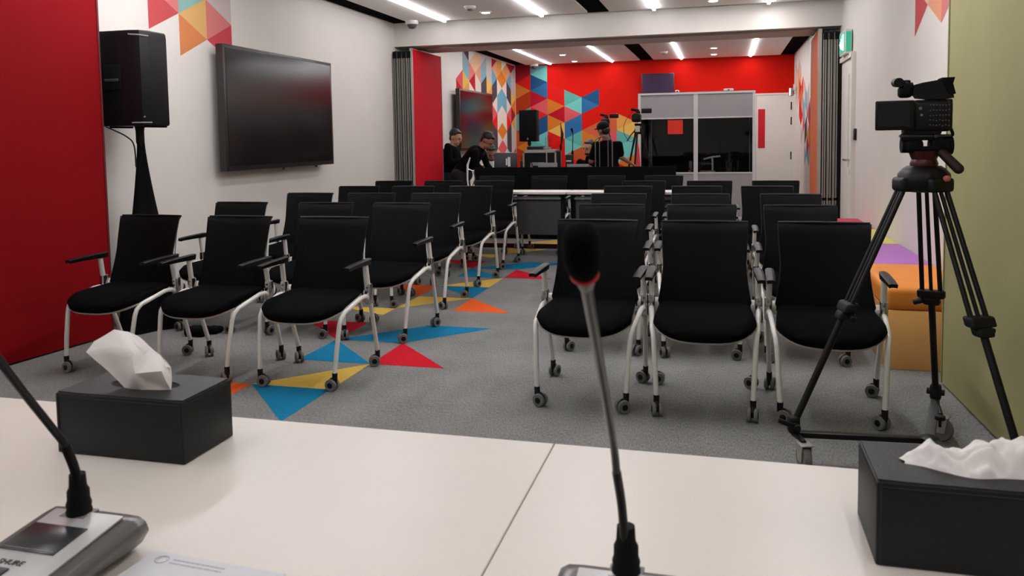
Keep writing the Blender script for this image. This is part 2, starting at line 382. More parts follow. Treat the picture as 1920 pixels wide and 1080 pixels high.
# ---------------------------------------------------------------- lamps
def strip(x, y0, y1, label, zone):
    L = y1-y0; t = thing('strip_light', label, 'ceiling light', (x, (y0+y1)/2, CEIL), group=None)
    MB().box((0, 0, .004), (.05, L+.02, .012)).build('housing', WHITEMETAL, t, smooth=0)
    MB().box((0, 0, -DROP[zone]/2), (.034, L, DROP[zone])).build('diffuser', LED[zone], t, smooth=0)
    area('lamp', (0, 0, -DROP[zone]-.002), .034, L, STRIP_W[zone]*L, t)
    return t
xs = (-3.47, -2.19, -.81, .50)
nm = ('left wall side', 'left of the black ceiling slot', 'right of the black ceiling slot', 'right wall side')
for i, x in enumerate(xs):
    strip(x, 7.5, 9.86, 'white ceiling strip light of the near room, ' + nm[i], 'near')
    strip(x, 11.5, 16.35, 'white ceiling strip light of the far room, ' + nm[i], 'far')
    strip(x, 3.6, 5.8, 'white ceiling strip light above the front chairs, ' + nm[i], 'mid')
    strip(x, -.4, 1.8, 'white ceiling strip light above the front table, ' + nm[i], 'front')
def down(x, y, label, g=None):
    t = thing('downlight', label, 'downlight', (x, y, CEIL), group=g)
    MB().lathe([(.075, 0), (.075, -.006), (.06, -.012)], 24).build('trim_ring', WHITEMETAL, t)
    MB().lathe([(.052, -.010), (.05, -.016), (.02, -.018)], 20).build('diffuser', LEDS, t)
    area('lamp', (0, 0, -.025), .09, .09, DOWN_W, t)
down(-2.79, 9.42, 'round glowing downlight near the beam, left of the black ceiling slot')
down(-.12, 9.52, 'round glowing downlight cut by the top of the photo, right of the black ceiling slot')
down(.52, 9.72, 'small round downlight nearest the right wall at the top edge')
down(-2.87, 14.61, 'far room downlight over the mural, nearer of the left pair')
down(-2.88, 15.9, 'far room downlight over the mural, farther of the left pair')
down(-.17, 14.54, 'far room downlight above the booth, nearer of the right pair')
down(-.18, 15.66, 'far room downlight above the booth, farther of the right pair')
def detector(x, y, label):
    t = thing('smoke_detector', label, 'smoke detector', (x, y, CEIL))
    MB().lathe([(.07, 0), (.07, -.012), (.05, -.03)], 20).build('base', WHITEMETAL, t)
    MB().lathe([(.045, -.03), (.043, -.035), (.04, -.045), (.015, -.05)], 16).build('sensor', GREY, t)
detector(-2.85, 8.98, 'round smoke detector in the near ceiling beside the downlight')
detector(-1.05, 14.9, 'small round detector on the far room ceiling right of the black slot')
def dome(x, y, z, label):
    t = thing('dome_camera', label, 'security camera', (x, y, z))
    MB().lathe([(.085, 0), (.085, -.03), (.075, -.045)], 24).build('base', WHITEMETAL, t)
    MB().lathe([(.06, -.045), (.056, -.07), (.042, -.09), (.02, -.1)], 20).build('dome', DARKGREY, t)
dome(-3.9, 9.8, CEIL, 'white dome camera on the ceiling in the near left corner')
dome(-3.79, 16.25, CEIL, 'white dome camera on the far room ceiling above the mural')

# ---------------------------------------------------------------- swung partition leaves
def leaf_thing(label, face, p0, p1, th, h=2.5, z0=.012, edge=None):
    p0 = Vector((*p0, 0)); p1 = Vector((*p1, 0)); d = p1-p0; L = d.length; a = math.atan2(d.y, d.x)
    t = thing('partition_panel', label, 'partition panel', (p0.x, p0.y, 0), a)
    MB().box((L/2, 0, z0+h/2), (L-.012, th-.01, h)).build('facing', face, t, smooth=0)
    f = MB()
    for x in (.006, L-.006): f.box((x, 0, z0+h/2), (.014, th, h))
    f.box((L/2, 0, z0+h+.004), (L, th, .012))
    f.build('edge_frame', edge or ALU, t, smooth=0)
    return t
leaf_thing('tall dark red partition panel at the left edge of the photo', REDPANEL, (-4.06, 4.53), (-4.19, 3.2), .05, h=2.6, edge=mat('dark_red_edge', (90, 6, 12), .7))
leaf_thing('wide olive green partition panel at the right edge of the photo', GREENPANEL, (1.115, 4.50), (1.20, 1.6), .05, h=2.6, edge=mat('olive_edge', (132, 128, 86), .7))
leaf_thing('crimson partition leaf standing open at the left of the opening', REDLEAF, (-3.985, 9.95), (-3.965, 11.02), .04)
leaf_thing('orange partition leaf standing open at the right of the opening', ORANGELEAF, (1.075, 9.95), (1.10, 11.02), .04)
def stackleaf(x, label, w_=.062):
    t = thing('folded_partition_leaf', label, 'partition panel', (x, 9.95, 0))
    MB().box((0, .56, 1.26), (w_-.02, 1.04, 2.48)).build('core', DARKGREY, t, smooth=0)
    f = MB(); f.box((0, .016, 1.25), (w_, .03, 2.44)); f.box((0, 1.09, 1.25), (w_, .03, 2.44))
    f.build('edge_frame', ALU, t, smooth=0)
    g = MB(); g.box((-w_*.2, -.004, 1.25), (.008, .006, 2.44)); g.box((w_*.25, -.004, 1.25), (.012, .006, 2.44)); g.box((0, -.004, .55), (w_*.8, .006, .03)); g.box((0, -.003, 2.44), (w_*.9, .006, .09))
    g.build('seal', BLACKM, t, smooth=0)
    return t
for k, nme in enumerate(('against the left wall', 'second from the left wall', 'third from the left wall', 'beside the crimson leaf')):
    stackleaf(XL+.045+.066*k, 'narrow aluminium partition leaf of the left stack, ' + nme, .058)
for k, nme in enumerate(('beside the orange leaf', 'in the middle of the stack', 'nearest the exit door')):
    stackleaf(1.138+.062*k, 'narrow aluminium partition leaf of the right stack, ' + nme, .058)

# ---------------------------------------------------------------- doors on the right and far walls
dr = MB(); dr.box((XR-.008, 9.45, 1.05), (.016, .84, 2.1)); dr.box((XR-.018, 9.30, 1.45), (.006, .09, 1.0), mi=1)
door1 = struct(dr, 'door_1', [DOORWHITE, mat('door_glass_strip', (235, 235, 228), .15)], 'white door with narrow glass strip in the right wall under the exit sign', smooth=0)
h = MB(); h.cyl((XR-.02, 9.1, 1.03), (XR-.07, 9.1, 1.03), .011); h.tube([(XR-.07, 9.1, 1.03), (XR-.075, 9.13, 1.03), (XR-.075, 9.25, 1.03)], .01); h.cyl((XR-.016, 9.1, .9), (XR-.03, 9.1, .9), .025)
h.build('door_handle', CHROME, door1)
fr = MB(); fr.box((XR-.02, 9.0, 1.075), (.04, .06, 2.15)); fr.box((XR-.02, 9.45, 2.135), (.04, .9, .05)); fr.box((XR-.02, 9.9, 1.075), (.04, .03, 2.15), mi=1)
struct(fr, 'trim_5', [DOORWHITE, BLACKM], 'white door frame in the right wall', smooth=0)
bk = MB(); bk.box((XR-.018, 9.98, 1.23), (.035, .1, 2.46)); struct(bk, 'trim_6', BLACKM, 'black board standing in for the dark recess beside the folded leaves', smooth=0)  # darkness of the recess put into the colour of a flat board
dd = MB(); dd.box((.62+.33, YB-.03, 1.05), (.66, .04, 2.1)); dd.box((.555, YB-.03, 1.05), (.12, .05, 2.1))
door2 = struct(dd, 'door_2', DOORWHITE, 'white door in the red far wall right of the booth', smooth=0)
MB().box((.715, YB-.053, 1.44), (.13, .006, .76)).build('vision_panel', mat('red_vision_strip', (196, 16, 32), .4), door2, smooth=0)
hg = MB()
for z in (1.87, 1.58, .91): hg.box((1.265, YB-.056, z), (.022, .012, .15))
hg.build('hinge_set', BLACKM, door2, smooth=0)
fr = MB(); fr.box((1.295, YB-.03, 1.06), (.05, .06, 2.12)); fr.box((.95, YB-.03, 2.11), (.74, .06, .03)); struct(fr, 'trim_7', DOORWHITE, 'white frame of the far door', smooth=0)
# exit sign
es = thing('exit_sign', 'green illuminated emergency exit sign above the right wall door', 'exit sign', (XR-.045, 9.40, 2.155))
MB().box((0, 0, .13), (.07, .42, .26), r=.008).build('housing', WHITEMETAL, es)
g = MB(); g.box((-.037, 0, .13), (.004, .38, .21)); g.box((0, -.212, .13), (.05, .004, .21), mi=0)
g.build('face', mat('exit_green', (40, 150, 118), .4, emit=.7), es, smooth=0)
m = MB()   # running figure, doorway and arrow
X_ = -.0405
def sg(y0, z0, y1, z1, w_=.008): m.tube([(X_, y0, z0), (X_, y1, z1)], w_, 6)
m.ell((X_, -.01, .2), (.002, .014, .014)); sg(-.005, .18, .015, .135); sg(.015, .135, -.015, .105); sg(-.015, .105, -.01, .06); sg(.015, .135, .035, .1); sg(.035, .1, .06, .085)
sg(-.003, .175, -.035, .155); sg(0, .17, .03, .175); m.box((X_, -.11, .13), (.002, .07, .17)); sg(.09, .13, .16, .13, .006); sg(.09, .13, .115, .155, .005); sg(.09, .13, .115, .105, .005)
m.build('pictogram', mat('exit_white', (220, 250, 240), .4, emit=1.2), es)
cr = thing('card_reader', 'small dark card reader on the right wall beside the white door', 'card reader', (XR-.012, 8.9, 1.3))
MB().box((0, 0, 0), (.022, .075, .12), r=.006).build('case', BLACK, cr); MB().box((-.012, 0, .03), (.003, .05, .03)).build('keypad', DARKGREY, cr)
el = thing('wall_camera', 'small white camera bracket high in the far right corner', 'security camera', (XR-.06, 16.0, 2.2))
MB().box((.03, 0, 0), (.05, .1, .12), r=.01).build('bracket', WHITEMETAL, el); MB().cyl((-.04, 0, -.02), (-.04, -.02, -.16), .045).build('lens_barrel', CHROME, el)
for yy, zz in ((9.0, 0),):
    pass

# ================================================================ CHAIRS
def lerp(a, b, t): return a+(b-a)*t
def make_chair():
    t = thing('conference_chair', 'x', 'chair', (0, 0, 0))
    # seat cushion
    def topz(x, y): return .462-.048*max(0, (-.06-y)/.24)**2 - .008*(1-min(1, (x/.23)**2))
    def Pt(u, v):
        e = v*2-1; yf = -.302+.125*abs(e)**3.2; yr = .135-.02*abs(e)**4; k = u**.9; y = yf+(yr-yf)*k; rise = .010*u**2
        hw = .236-.016*k; x = math.sin(e*PI/2*.999)*hw*.35+e*hw*.65
        return (x, y, topz(x, y) + rise - .014*abs(e)**6 - .016*(1-min(1, u/.12))**2)
    def Pb(u, v):
        p = Pt(u, v); e = abs(v*2-1); th = .016+.044*(1-u)**.8; th *= (.45+.55*min(1, u/.10)**.5)
        return (p[0]*.975, p[1]+.006*(1-2*u), p[2]-th*(1-.45*e**6))
    MB().sheet(Pt, 20, 14, Pb).build('seat', SEATCLOTH, t, smooth=1.2)
    def Sb(u, v):
        p = Pb(u, v); return (p[0]*1.02, p[1]-.003*(1-2*u), p[2]-.0015)
    def Sc(u, v):
        p = Sb(u, v); e = abs(v*2-1); d = .009+.050*(1-e**6)*(math.sin(PI*u**1.3)**.8 if 0 < u < 1 else 0)*(.10+.90*u)
        return (p[0]*(1-.03*(1-e)), p[1]+.01*(1-2*u), p[2]-d)
    MB().sheet(Sb, 20, 14, Sc).build('seat_shell', SHELL, t, smooth=1.2)
    # back
    def by(z): q = max(0, (z-.44)/.42); return .145+.105*q**1.25
    def hw(z): q = (z-.44)/.42; return .232-.030*math.sin(min(1, q/.55)*PI/2)+.013*max(0, (q-.5)/.5)
    def Bp(u, v):
        z = .435+.425*u; x = (v*2-1)*hw(z); y = by(z)-.028*(abs(v*2-1)**2)
        if u > .97: y += .012
        return (x, y, z)
    def Bb(u, v): p = Bp(u, v); return (p[0], p[1]+.008, p[2]-(.006 if u > .97 else 0))
    MB().sheet(Bp, 16, 10, Bb).build('backrest', BACKMESH, t, smooth=1.0)
    f = MB()
    for s in (-1, 1):
        f.tube([(s*hw(z)*1.0, by(z)-.022, z) for z in [.45+.41*i/8 for i in range(9)]], .0045, 6)
    f.tube([((i/8-.5)*2*hw(.86), by(.86)-.02*abs(i/4-1)**2+.012, .862) for i in range(9)], .0065, 8)
    f.build('back_frame', BLACK, t)
    f = MB()
    for s in (-1, 1):
        f.tube([(s*.240, .12, .455), (s*.225, .165, .47), (s*.20, .185, .53), (s*.19, .215, .66), (s*.185, .245, .78)], .008, 8)
    f.build('back_support', WHITEMETAL, t)
    for s in (-1, 1):
        a = MB()
        def Ap(u, v): e = abs(2*v-1); w_ = .0215*(1-.12*(1-u)**3-.25*max(0, (u-.85)/.15)**2); return (s*.258+(2*v-1)*w_, -.165+.30*u, .642+.004*u-.004*e**4-.006*(1-u)**4)
        def Ab(u, v): p = Ap(u, v); return (s*.258+(p[0]-s*.258)*.85, p[1]+.006*(1-2*u), p[2]-.017-.012*u)
        a.sheet(Ap, 12, 6, Ab); a.build('armrest', BLACK, t, smooth=1.0)
        MB().tube([(s*.262, .115, .455), (s*.260, .10, .52), (s*.258, .085, .615), (s*.258, .082, .63)], .0145, 12).build('arm_post', WHITEMETAL, t)
        b = MB(); b.box((s*.262, .112, .448), (.036, .046, .115), r=.008); b.cyl((s*.262, .088, .485), (s*.262, .085, .485), .006); b.cyl((s*.262, .088, .42), (s*.262, .085, .42), .006)
        b.build('arm_bracket', CHROME, t)
        MB().cyl((s*.225, .15, .445), (s*.258, .15, .445), .034, 18).build('pivot_cover', SHELL, t)
        MB().cyl((s*.228, .185, .43), (s*.25, .185, .43), .026, 16).build('pivot_knob', BLACK, t)
        MB().tube([(s*.218, -.25, .088), (s*.224, -.235, .2), (s*.232, -.208, .34), (s*.236, -.195, .372), (s*.242, -.165, .396), (s*.256, .02, .440), (s*.260, .07, .440), (s*.262, .10, .422)], .0125, 12).build('leg', WHITEMETAL, t)
        MB().tube([(s*.263, .12, .43), (s*.260, .15, .33), (s*.252, .232, .088)], .0125, 12).build('leg', WHITEMETAL, t)
        for (cx, cy) in ((s*.218, -.25), (s*.252, .232)):
            c = MB(); c.cyl((0, 0, .04), (0, 0, .055), .010); c.cyl((0, 0, .05), (0, 0, .095), .0135, r2=.0145)
            c.tube([(0, .0, .062), (0, .018, .058), (0, .034, .042)], [.012, .012, .009], 10); c.box((0, .018, .036), (.014, .03, .03), r=.004)
            c.cyl((-.026, .018, .032), (.026, .018, .032), .015, 14)
            co = c.build('caster', BLACK, t); co.location = (cx, cy, 0)
            wv = MB()
            for q in (-1, 1): wv.lathe([(.020, -.0085), (.0295, -.0085), (.032, -.005), (.032, .005), (.0295, .0085), (.020, .0085)], 22, Tr(q*.0155, .018, .032) @ Matrix.Rotation(PI/2, 4, 'Y'))
            wv.build('wheel', WHEELGREY, co)
    cb_ = MB(); cb_.cyl((-.225, .13, .425), (.225, .13, .425), .014, 12); cb_.build('cross_bar', WHITEMETAL, t)
    return t
CH0 = make_chair(); CH0_used = [False]
rgen = random.Random(3)
def chair(x, y, rz, label, group=None, cat='chair'):
    if not CH0_used[0]: c = CH0; CH0_used[0] = True
    else: c = copy_tree(CH0)
    c.location = (x, y, 0); c.rotation_euler = (0, 0, rz); c['label'] = label
    if group: c['group'] = group
    elif 'group' in c: del c['group']
    for ch in c.children:
        if ch.name.startswith('caster'): ch.rotation_euler = (0, 0, (1 if ch.location.x > 0 else -1)*rgen.uniform(.15, PI-.15))
    return c
OFF = -.25
RY = (4.235, 5.255, 6.255, 7.24, 8.2, 9.16)
ordn = ('front', 'second', 'third', 'fourth', 'fifth')
GL = 'black mesh chairs left of the aisle'; GR = 'black mesh chairs right of the aisle'
posn = ('nearest the left wall', 'in the middle', 'on the aisle')
XLs = [(-3.45, -2.82, -2.19), (-3.48, -2.78, -2.20), (-3.46, -2.88, -2.30), (-3.47, -2.90, -2.32), (-3.51, -2.94, -2.36)]
for r in range(5):
    for k in range(3):
        lb = 'black mesh chair, ' + (ordn[r] + ' row left of the carpet aisle, ') + posn[k]
        chair(XLs[r][k], RY[r]+OFF, (rgen.uniform(-.02, .02)), lb, GL)
posr = ('on the aisle', 'in the middle', 'nearest the padded bench')
XRs = [(-.655, -.09, .475), (-.71, -.13, .46), (-.79, -.165, .48), (-.83, -.225, .36), (-.775, -.13, .48)]
for r in range(5):
    for k in range(3):
        lb = 'black mesh chair, ' + (ordn[r] + ' row right of the carpet aisle, ') + posr[k]
        chair(XRs[r][k], RY[r]+OFF-(.1 if r == 4 else 0), rgen.uniform(-.03, .03), lb, GR)
for k, (x, lb) in enumerate(((-2.62, 'black mesh chair behind the left rows, left of the white tables'), (-1.98, 'black mesh chair behind the left end of the white tables'),
                             (-1.30, 'black mesh chair behind the white tables, where the table legs meet'), (-.66, 'black mesh chair behind the right end of the white tables'))):
    chair(x, RY[5]+OFF+.06, rgen.uniform(-.04, .04), lb, 'black mesh chairs in front of the black desk')

# ================================================================ WHITE FOLDING TABLES (middle)
def fold_table(x0, x1, label):
    t = thing('folding_table', label, 'table', ((x0+x1)/2, 8.46, 0)); L = x1-x0
    MB().box((0, 0, .728), (L-.004, .36, .026), r=.004).build('tabletop', TABLEWHITE, t)
    MB().box((0, -.10, .672), (L-.14, .02, .03)).build('rail', GREY, t, smooth=0)
    MB().box((0, -.06, .46), (L-.16, .012, .38)).build('modesty_panel', DARKGREY, t, smooth=0)
    for s in (-1, 1):
        g = MB(); g.tube([(s*(L/2-.07), 0, .70), (s*(L/2-.07), -.02, .55), (s*(L/2-.07), 0, .08)], .024, 12); g.box((s*(L/2-.07), 0, .69), (.05, .22, .05), r=.01)
        g.build('leg', BLACK, t)
        g = MB(); g.tube([(s*(L/2-.07), -.19, .07), (s*(L/2-.07), 0, .10), (s*(L/2-.07), .19, .07)], .018, 10)
        for yy in (-.19, .19): g.cyl((s*(L/2-.07)-.015, yy, .033), (s*(L/2-.07)+.015, yy, .033), .033, 16)
        g.build('foot', WHITEMETAL, t)
    return t
fold_table(-2.98, -1.605, 'white folding table standing in the middle of the room, left one')
fold_table(-1.60, -.22, 'white folding table standing in the middle of the room, right one')

# ================================================================ FRONT TABLES
def front_table(x0, x1, label):
    t = thing('meeting_table', label, 'table', ((x0+x1)/2, 1.06, 0)); L = x1-x0
    MB().box((0, 0, .7275), (L-.0018, .70, .025), r=.0012, seg=1).build('tabletop', TABLEWHITE, t, smooth=0)
    e = MB(); e.box((0, .351, .7265), (L-.002, .003, .021)); e.build('edge_band', mat('blue_grey_edge_band', (92, 96, 126), .5), t, smooth=0)
    for s in (-1, 1):
        g = MB(); g.box((s*(L/2-.12), 0, .36), (.05, .06, .70)); g.box((s*(L/2-.12), 0, .025), (.06, .58, .04), r=.008); g.build('leg', WHITEMETAL, t, smooth=0)
    return t
front_table(-1.74, -.30, 'white meeting table in the foreground, left of the seam')
front_table(-.30, 1.14, 'white meeting table in the foreground, right of the seam')

def tissue_box(x0, x1, y0, y1, label):
    t = thing('tissue_box', label, 'tissue box', ((x0+x1)/2, (y0+y1)/2, .74)); W = x1-x0; D = y1-y0; Hh = .112
    b = MB(); b.box((0, 0, Hh/2), (W, D, Hh), r=.0035)
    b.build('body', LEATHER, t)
    # lid with oval opening
    n = 40; vs = []; 
    l = MB()
    rx, ry = W*.27, D*.2
    outer = []
    for j in range(n):
        a = 2*PI*j/n; c, s = math.cos(a), math.sin(a); k = min((W/2-.003)/max(1e-6, abs(c)), (D/2-.003)/max(1e-6, abs(s))); outer.append((c*k, s*k, Hh+.0022))
    inner = [(rx*math.cos(2*PI*j/n), ry*math.sin(2*PI*j/n), Hh+.0028) for j in range(n)]
    inner2 = [(rx*.96*math.cos(2*PI*j/n), ry*.94*math.sin(2*PI*j/n), Hh+.0002) for j in range(n)]
    outer2 = [(x, y, Hh-.001) for x, y, z in outer]
    vs = outer2+outer+inner+inner2
    fs = [(k*n+j, k*n+(j+1) % n, (k+1)*n+(j+1) % n, (k+1)*n+j) for k in range(3) for j in range(n)]
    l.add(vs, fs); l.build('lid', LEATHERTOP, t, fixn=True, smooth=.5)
    MB().lathe([(1, 0), (1, .0004)], 40, Tr(0, 0, Hh+.0001) @ Matrix.Diagonal((rx*.97, ry*.95, 1, 1))).build('opening', BLACKM, t)
    s_ = MB()
    for (a, b_) in (((-W/2+.004, -D/2-.0006, Hh-.006), (W/2-.004, -D/2-.0006, Hh-.006)), ((W/2+.0006, -D/2+.004, Hh-.006), (W/2+.0006, D/2-.004, Hh-.006)), ((-W/2-.0006, -D/2+.004, Hh-.006), (-W/2-.0006, D/2-.004, Hh-.006)),
                    ((W/2-.006, -D/2-.0006, .004), (W/2-.006, -D/2-.0006, Hh-.004)), ((-W/2+.006, -D/2-.0006, .004), (-W/2+.006, -D/2-.0006, Hh-.004))):
        s_.tube([a, b_], .0007, 5)
    s_.build('stitching', mat('dark_thread', (36, 36, 38), .8), t)
    return t
tissue_box(-1.18, -.91, 1.17, 1.315, 'black leather tissue box at the left of the table, tissue standing up')
tissue_box(.192, .462, 1.09, 1.235, 'black leather tissue box at the right end of the table, tissue lying flat')

def crumple(mb, rings, name, label, cat, loc, thick=.0008):
    me = mb.build(name, TISSUE, None, fixn=False, smooth=3.0, loc=loc)
    tag(me, label, cat)
    return me
# left tissue: a folded sheet pulled up, pinched at the slot
def facet_sheet(P, tris, back_shift, name, label, loc, rough=.004, seed=1, cuts=3):
    """a folded sheet of hand-placed creases: front and back layer joined along the open rim"""
    bm = bmesh.new(); F = {k: bm.verts.new(p) for k, p in P.items()}
    for t in tris: bm.faces.new([F[k] for k in t])
    n0 = list(bm.verts); rim = set(v for e in bm.edges if len(e.link_faces) == 1 for v in e.verts)
    B_ = {}
    for k, v in F.items():
        B_[k] = v if v in rim else bm.verts.new(v.co+Vector(back_shift))
    for t in tris:
        q = [B_[k] for k in t][::-1]
        try: bm.faces.new(q)
        except ValueError:
            c = sum((v.co for v in q), Vector())/3+Vector(back_shift)*.5; cv = bm.verts.new(c)
            for a_ in range(3): bm.faces.new((q[a_], q[(a_+1) % 3], cv))
    bmesh.ops.subdivide_edges(bm, edges=bm.edges[:], cuts=cuts, use_grid_fill=True, smooth=.45)
    from mathutils import noise
    for v in bm.verts:
        d = noise.noise_vector(v.co*28+Vector((seed, 0, 0)))*rough+noise.noise_vector(v.co*70)*rough*.35; v.co += Vector((d.x*.4, d.y, d.z*.4))
    bmesh.ops.recalc_face_normals(bm, faces=bm.faces[:])
    for v in bm.verts: v.co -= Vector(loc)
    me = bpy.data.meshes.new(name); bm.to_mesh(me); bm.free(); me.materials.append(TISSUE)
    me.polygons.foreach_set('use_smooth', [True]*len(me.polygons)); me.set_sharp_from_angle(angle=1.3)
    o = bpy.data.objects.new(name, me); COL.objects.link(o); o.location = loc; return tag(o, label, 'tissue')
def tissue_left():
    q = lambda x, y, Y: aty(x, y, Y)
    P = dict(a=q(162, 660, 1.235), b=q(176, 640, 1.24), c=q(215, 618, 1.25), d=q(240, 622, 1.250), e=q(262, 632, 1.25), f=q(300, 665, 1.245), g=q(323, 705, 1.235), h=q(322, 728, 1.225), i=q(272, 735, 1.21),
             j=q(236, 727, 1.215), k=q(200, 692, 1.225), m=q(206, 655, 1.222), n=q(247, 662, 1.200), o=q(254, 700, 1.195), p=q(302, 696, 1.21), r=q(275, 668, 1.228), s_=q(222, 700, 1.222), t=q(278, 712, 1.218))
    P['j'].z = P['i'].z = .851; P['h'].z = .853
    T = ['abm', 'bcm', 'cdn', 'cnm', 'mks', 'akm', 'mns', 'nos', 'der', 'dnr', 'nor', 'efr', 'rfp', 'fgp', 'orp', 'pgh', 'opt', 'tph', 'tih', 'oti', 'osj', 'oji', 'skj']
    facet_sheet({('s' if k == 's_' else k): v for k, v in P.items()}, T, (0, .026, 0), 'tissue', 'crumpled white tissue standing up out of the left tissue box', (-1.045, 1.243, .851), .0035, 3)
tissue_left()
def tissue_right():
    # low draped mound
    L0 = Vector((.236, 1.165, .853)); L1 = Vector((.425, 1.165, .853))
    prof = [(0, .004), (.08, .010), (.2, .024), (.28, .020), (.36, .017), (.46, .024), (.58, .031), (.7, .033), (.85, .030), (.95, .016), (1, .004)]
    def hz(u):
        for (a, ha), (b, hb) in zip(prof, prof[1:]):
            if u <= b: t = (u-a)/(b-a); return ha+(hb-ha)*t
        return .004
    mb = MB(); nu, nv = 90, 36; vs = []
    for i in range(nu+1):
        u = i/nu
        wd = .012+.030*math.sin(PI*min(1, max(0, u))**1.0)
        for j in range(nv+1):
            v = j/nv; a = v*2-1
            x = L0.x+(L1.x-L0.x)*u + .003*math.sin(9*v+4*u); y = 1.165+a*wd+.004*math.sin(13*u)
            z = .8535+1.22*hz(u)*(1-abs(a)**2.2)*(1+.10*math.sin(23*u+6*v)+.06*math.sin(41*u-9*v))
            nz = mnoise.noise(V3((x*38, y*60, 2))); nz2 = mnoise.noise(V3((x*95, y*120, 5)))
            up_ = min(1, (z-.8535)/.012); z += up_*(abs(nz)*.012-.004+nz2*.003); vs.append((x, y+up_*nz*.006, z))
    fs = [(i*(nv+1)+j, (i+1)*(nv+1)+j, (i+1)*(nv+1)+j+1, i*(nv+1)+j+1) for i in range(nu) for j in range(nv)]
    mb.add(vs, fs)
    crumple(mb, None, 'tissue', 'crumpled white tissue lying flat on the right tissue box', 'tissue', L0)
tissue_right()

# ---------------------------------------------------------------- conference microphones
def text(s, size, M, m, parent, name='lettering', ext=.0003):
    c = bpy.data.curves.new(name, 'FONT'); c.body = s; c.size = size; c.extrude = ext; c.align_x = 'CENTER'; c.align_y = 'CENTER'; c.offset = size*.012
    o0 = bpy.data.objects.new(name, c); COL.objects.link(o0); dg = bpy.context.evaluated_depsgraph_get(); me = bpy.data.meshes.new_from_object(o0.evaluated_get(dg)); bpy.data.objects.remove(o0); me.materials.clear(); me.materials.append(m); me.name = name
    o = bpy.data.objects.new(name, me); COL.objects.link(o); o.parent = parent; o.matrix_local = M
    return o
UNITGREY = mat('gunmetal_plastic', (104, 100, 98), .3, metal=.4, noise=.04, scale=12)
SILVER = mat('silver_panel', (196, 194, 192), .35, metal=.3, noise=.02)
def mic_unit(xc, yb, label):
    """xc centre x, yb rear edge y; the unit slopes down towards the user (-Y)"""
    t = thing('conference_microphone', label, 'microphone', (xc, yb, .74)); W = .168; D = .215
    # outer body: lofted cross-sections along y
    b = MB(); sec = []
    ys = [0, -.004, -.02, -.10, -.18, -D]
    def ztop(y): return .050+.0*y if y > -.03 else .050-.020*((-y-.03)/(D-.03))
    for y in ys:
        zt = ztop(y) - (.004 if y == 0 else 0); w_ = W/2-(.003 if y == 0 else 0)
        sec.append([(-w_*.72, y, .004), (-w_*.86, y, .014), (-w_, y, zt-.016), (-w_+.004, y, zt-.006), (-w_+.014, y, zt), (-w_*.62, y, zt+.001), (w_*.62, y, zt+.001), (w_-.014, y, zt), (w_-.004, y, zt-.006), (w_, y, zt-.016), (w_*.86, y, .014), (w_*.72, y, .004)])
    n = len(sec[0]); vs = [p for s in sec for p in s]
    fs = [(i*n+j, i*n+(j+1) % n, (i+1)*n+(j+1) % n, (i+1)*n+j) for i in range(len(sec)-1) for j in range(n)]
    fs += [tuple(range(n)), tuple((len(sec)-1)*n+j for j in range(n-1, -1, -1))]
    b.add(vs, fs); b.build('body', UNITGREY, t, smooth=1.15)
    slope = math.atan2(.020, D-.03)
    def Mtop(x, y, dz=.0): return Tr(x, y, ztop(y)+.001+dz) @ Matrix.Rotation(slope if y < -.03 else 0, 4, 'X')
    MB().box((0, 0, 0), (.112, .183, .003), r=.001).build('faceplate', SILVER, t).matrix_local = Mtop(0, -.108, .0015)
    MB().box((0, 0, 0), (.085, .058, .002), r=.0006).build('display', mat('dark_display', (44, 46, 48), .25, noise=.05), t).matrix_local = Mtop(-.012, -.083, .0036)
    dg = MB()
    dg.box((0, 0, 0), (.078, .0014, .0006))
    dg.build('display_print', GREY, t).matrix_local = Mtop(-.012, -.108, .0049)
    text('SHURE', .0125, Mtop(-.012, -.134, .0034), mat('black_print', (24, 24, 26), .5), t)
    MB().box((0, 0, 0), (.036, .026, .003), r=.001).build('button', mat('navy_button', (40, 42, 56), .35), t).matrix_local = Mtop(-.020, -.158, .0036)
    MB().tube([(-.003, -.003, .002), (.002, 0, .002), (-.001, .004, .002)], .0006, 5).build('button_symbol', SILVER, t).matrix_local = Mtop(-.020, -.158, .0036)
    return t
BL = Vector((-.853, .905, .74))
tl = mic_unit(BL.x+.006, .905, 'silver and gunmetal conference microphone unit at the lower left of the table')
def gooseneck(t, pts, rs, pin):
    o = t.location
    loc = [Vector(p)-o for p in pts]
    pin = Vector(pin)-o
    b = MB(); b.box((pin.x, pin.y, .0525), (.040, .030, .004), r=.001); b.build('socket_plate', GREY, t)
    b = MB(); b.lathe([(.0165, 0), (.017, .006), (.0155, .010), (.0165, .016), (.0145, .022), (.0145, .034), (.0115, .040), (.0105, .058)], 20, Tr(pin.x, pin.y, .0515)); b.build('gooseneck_collar', BLACKM, t)
    MB().tube(loc, rs, 14).build('gooseneck', BLACK, t)
def bez(pts, n=24):
    pts = [Vector(p) for p in pts]; out = []
    k = len(pts)
    for i in range(k-1):
        p0 = pts[max(0, i-1)]; p1 = pts[i]; p2 = pts[i+1]; p3 = pts[min(k-1, i+2)]
        for j in range(n//(k-1)+1):
            t = j/(n//(k-1)+1)
            out.append(.5*((2*p1)+(-p0+p2)*t+(2*p0-5*p1+4*p2-p3)*t*t+(-p0+3*p1-3*p2+p3)*t**3))
    out.append(pts[-1]); return out
pl = [aty(149, 965, .885), aty(148, 925, .885), aty(140, 880, .875), aty(122, 835, .855), aty(98, 803, .84), aty(50, 743, .80), aty(0, 678, .755), aty(-60, 598, .70)]
pn = atz(150, 973, .795); 
gooseneck(tl, bez(pl, 40), .0052, (pl[0].x, pl[0].y, 0))
MB().tube(bez([p-tl.location for p in pl[:4]], 12), .0064, 14).build('flexible_sleeve', BLACKM, tl)
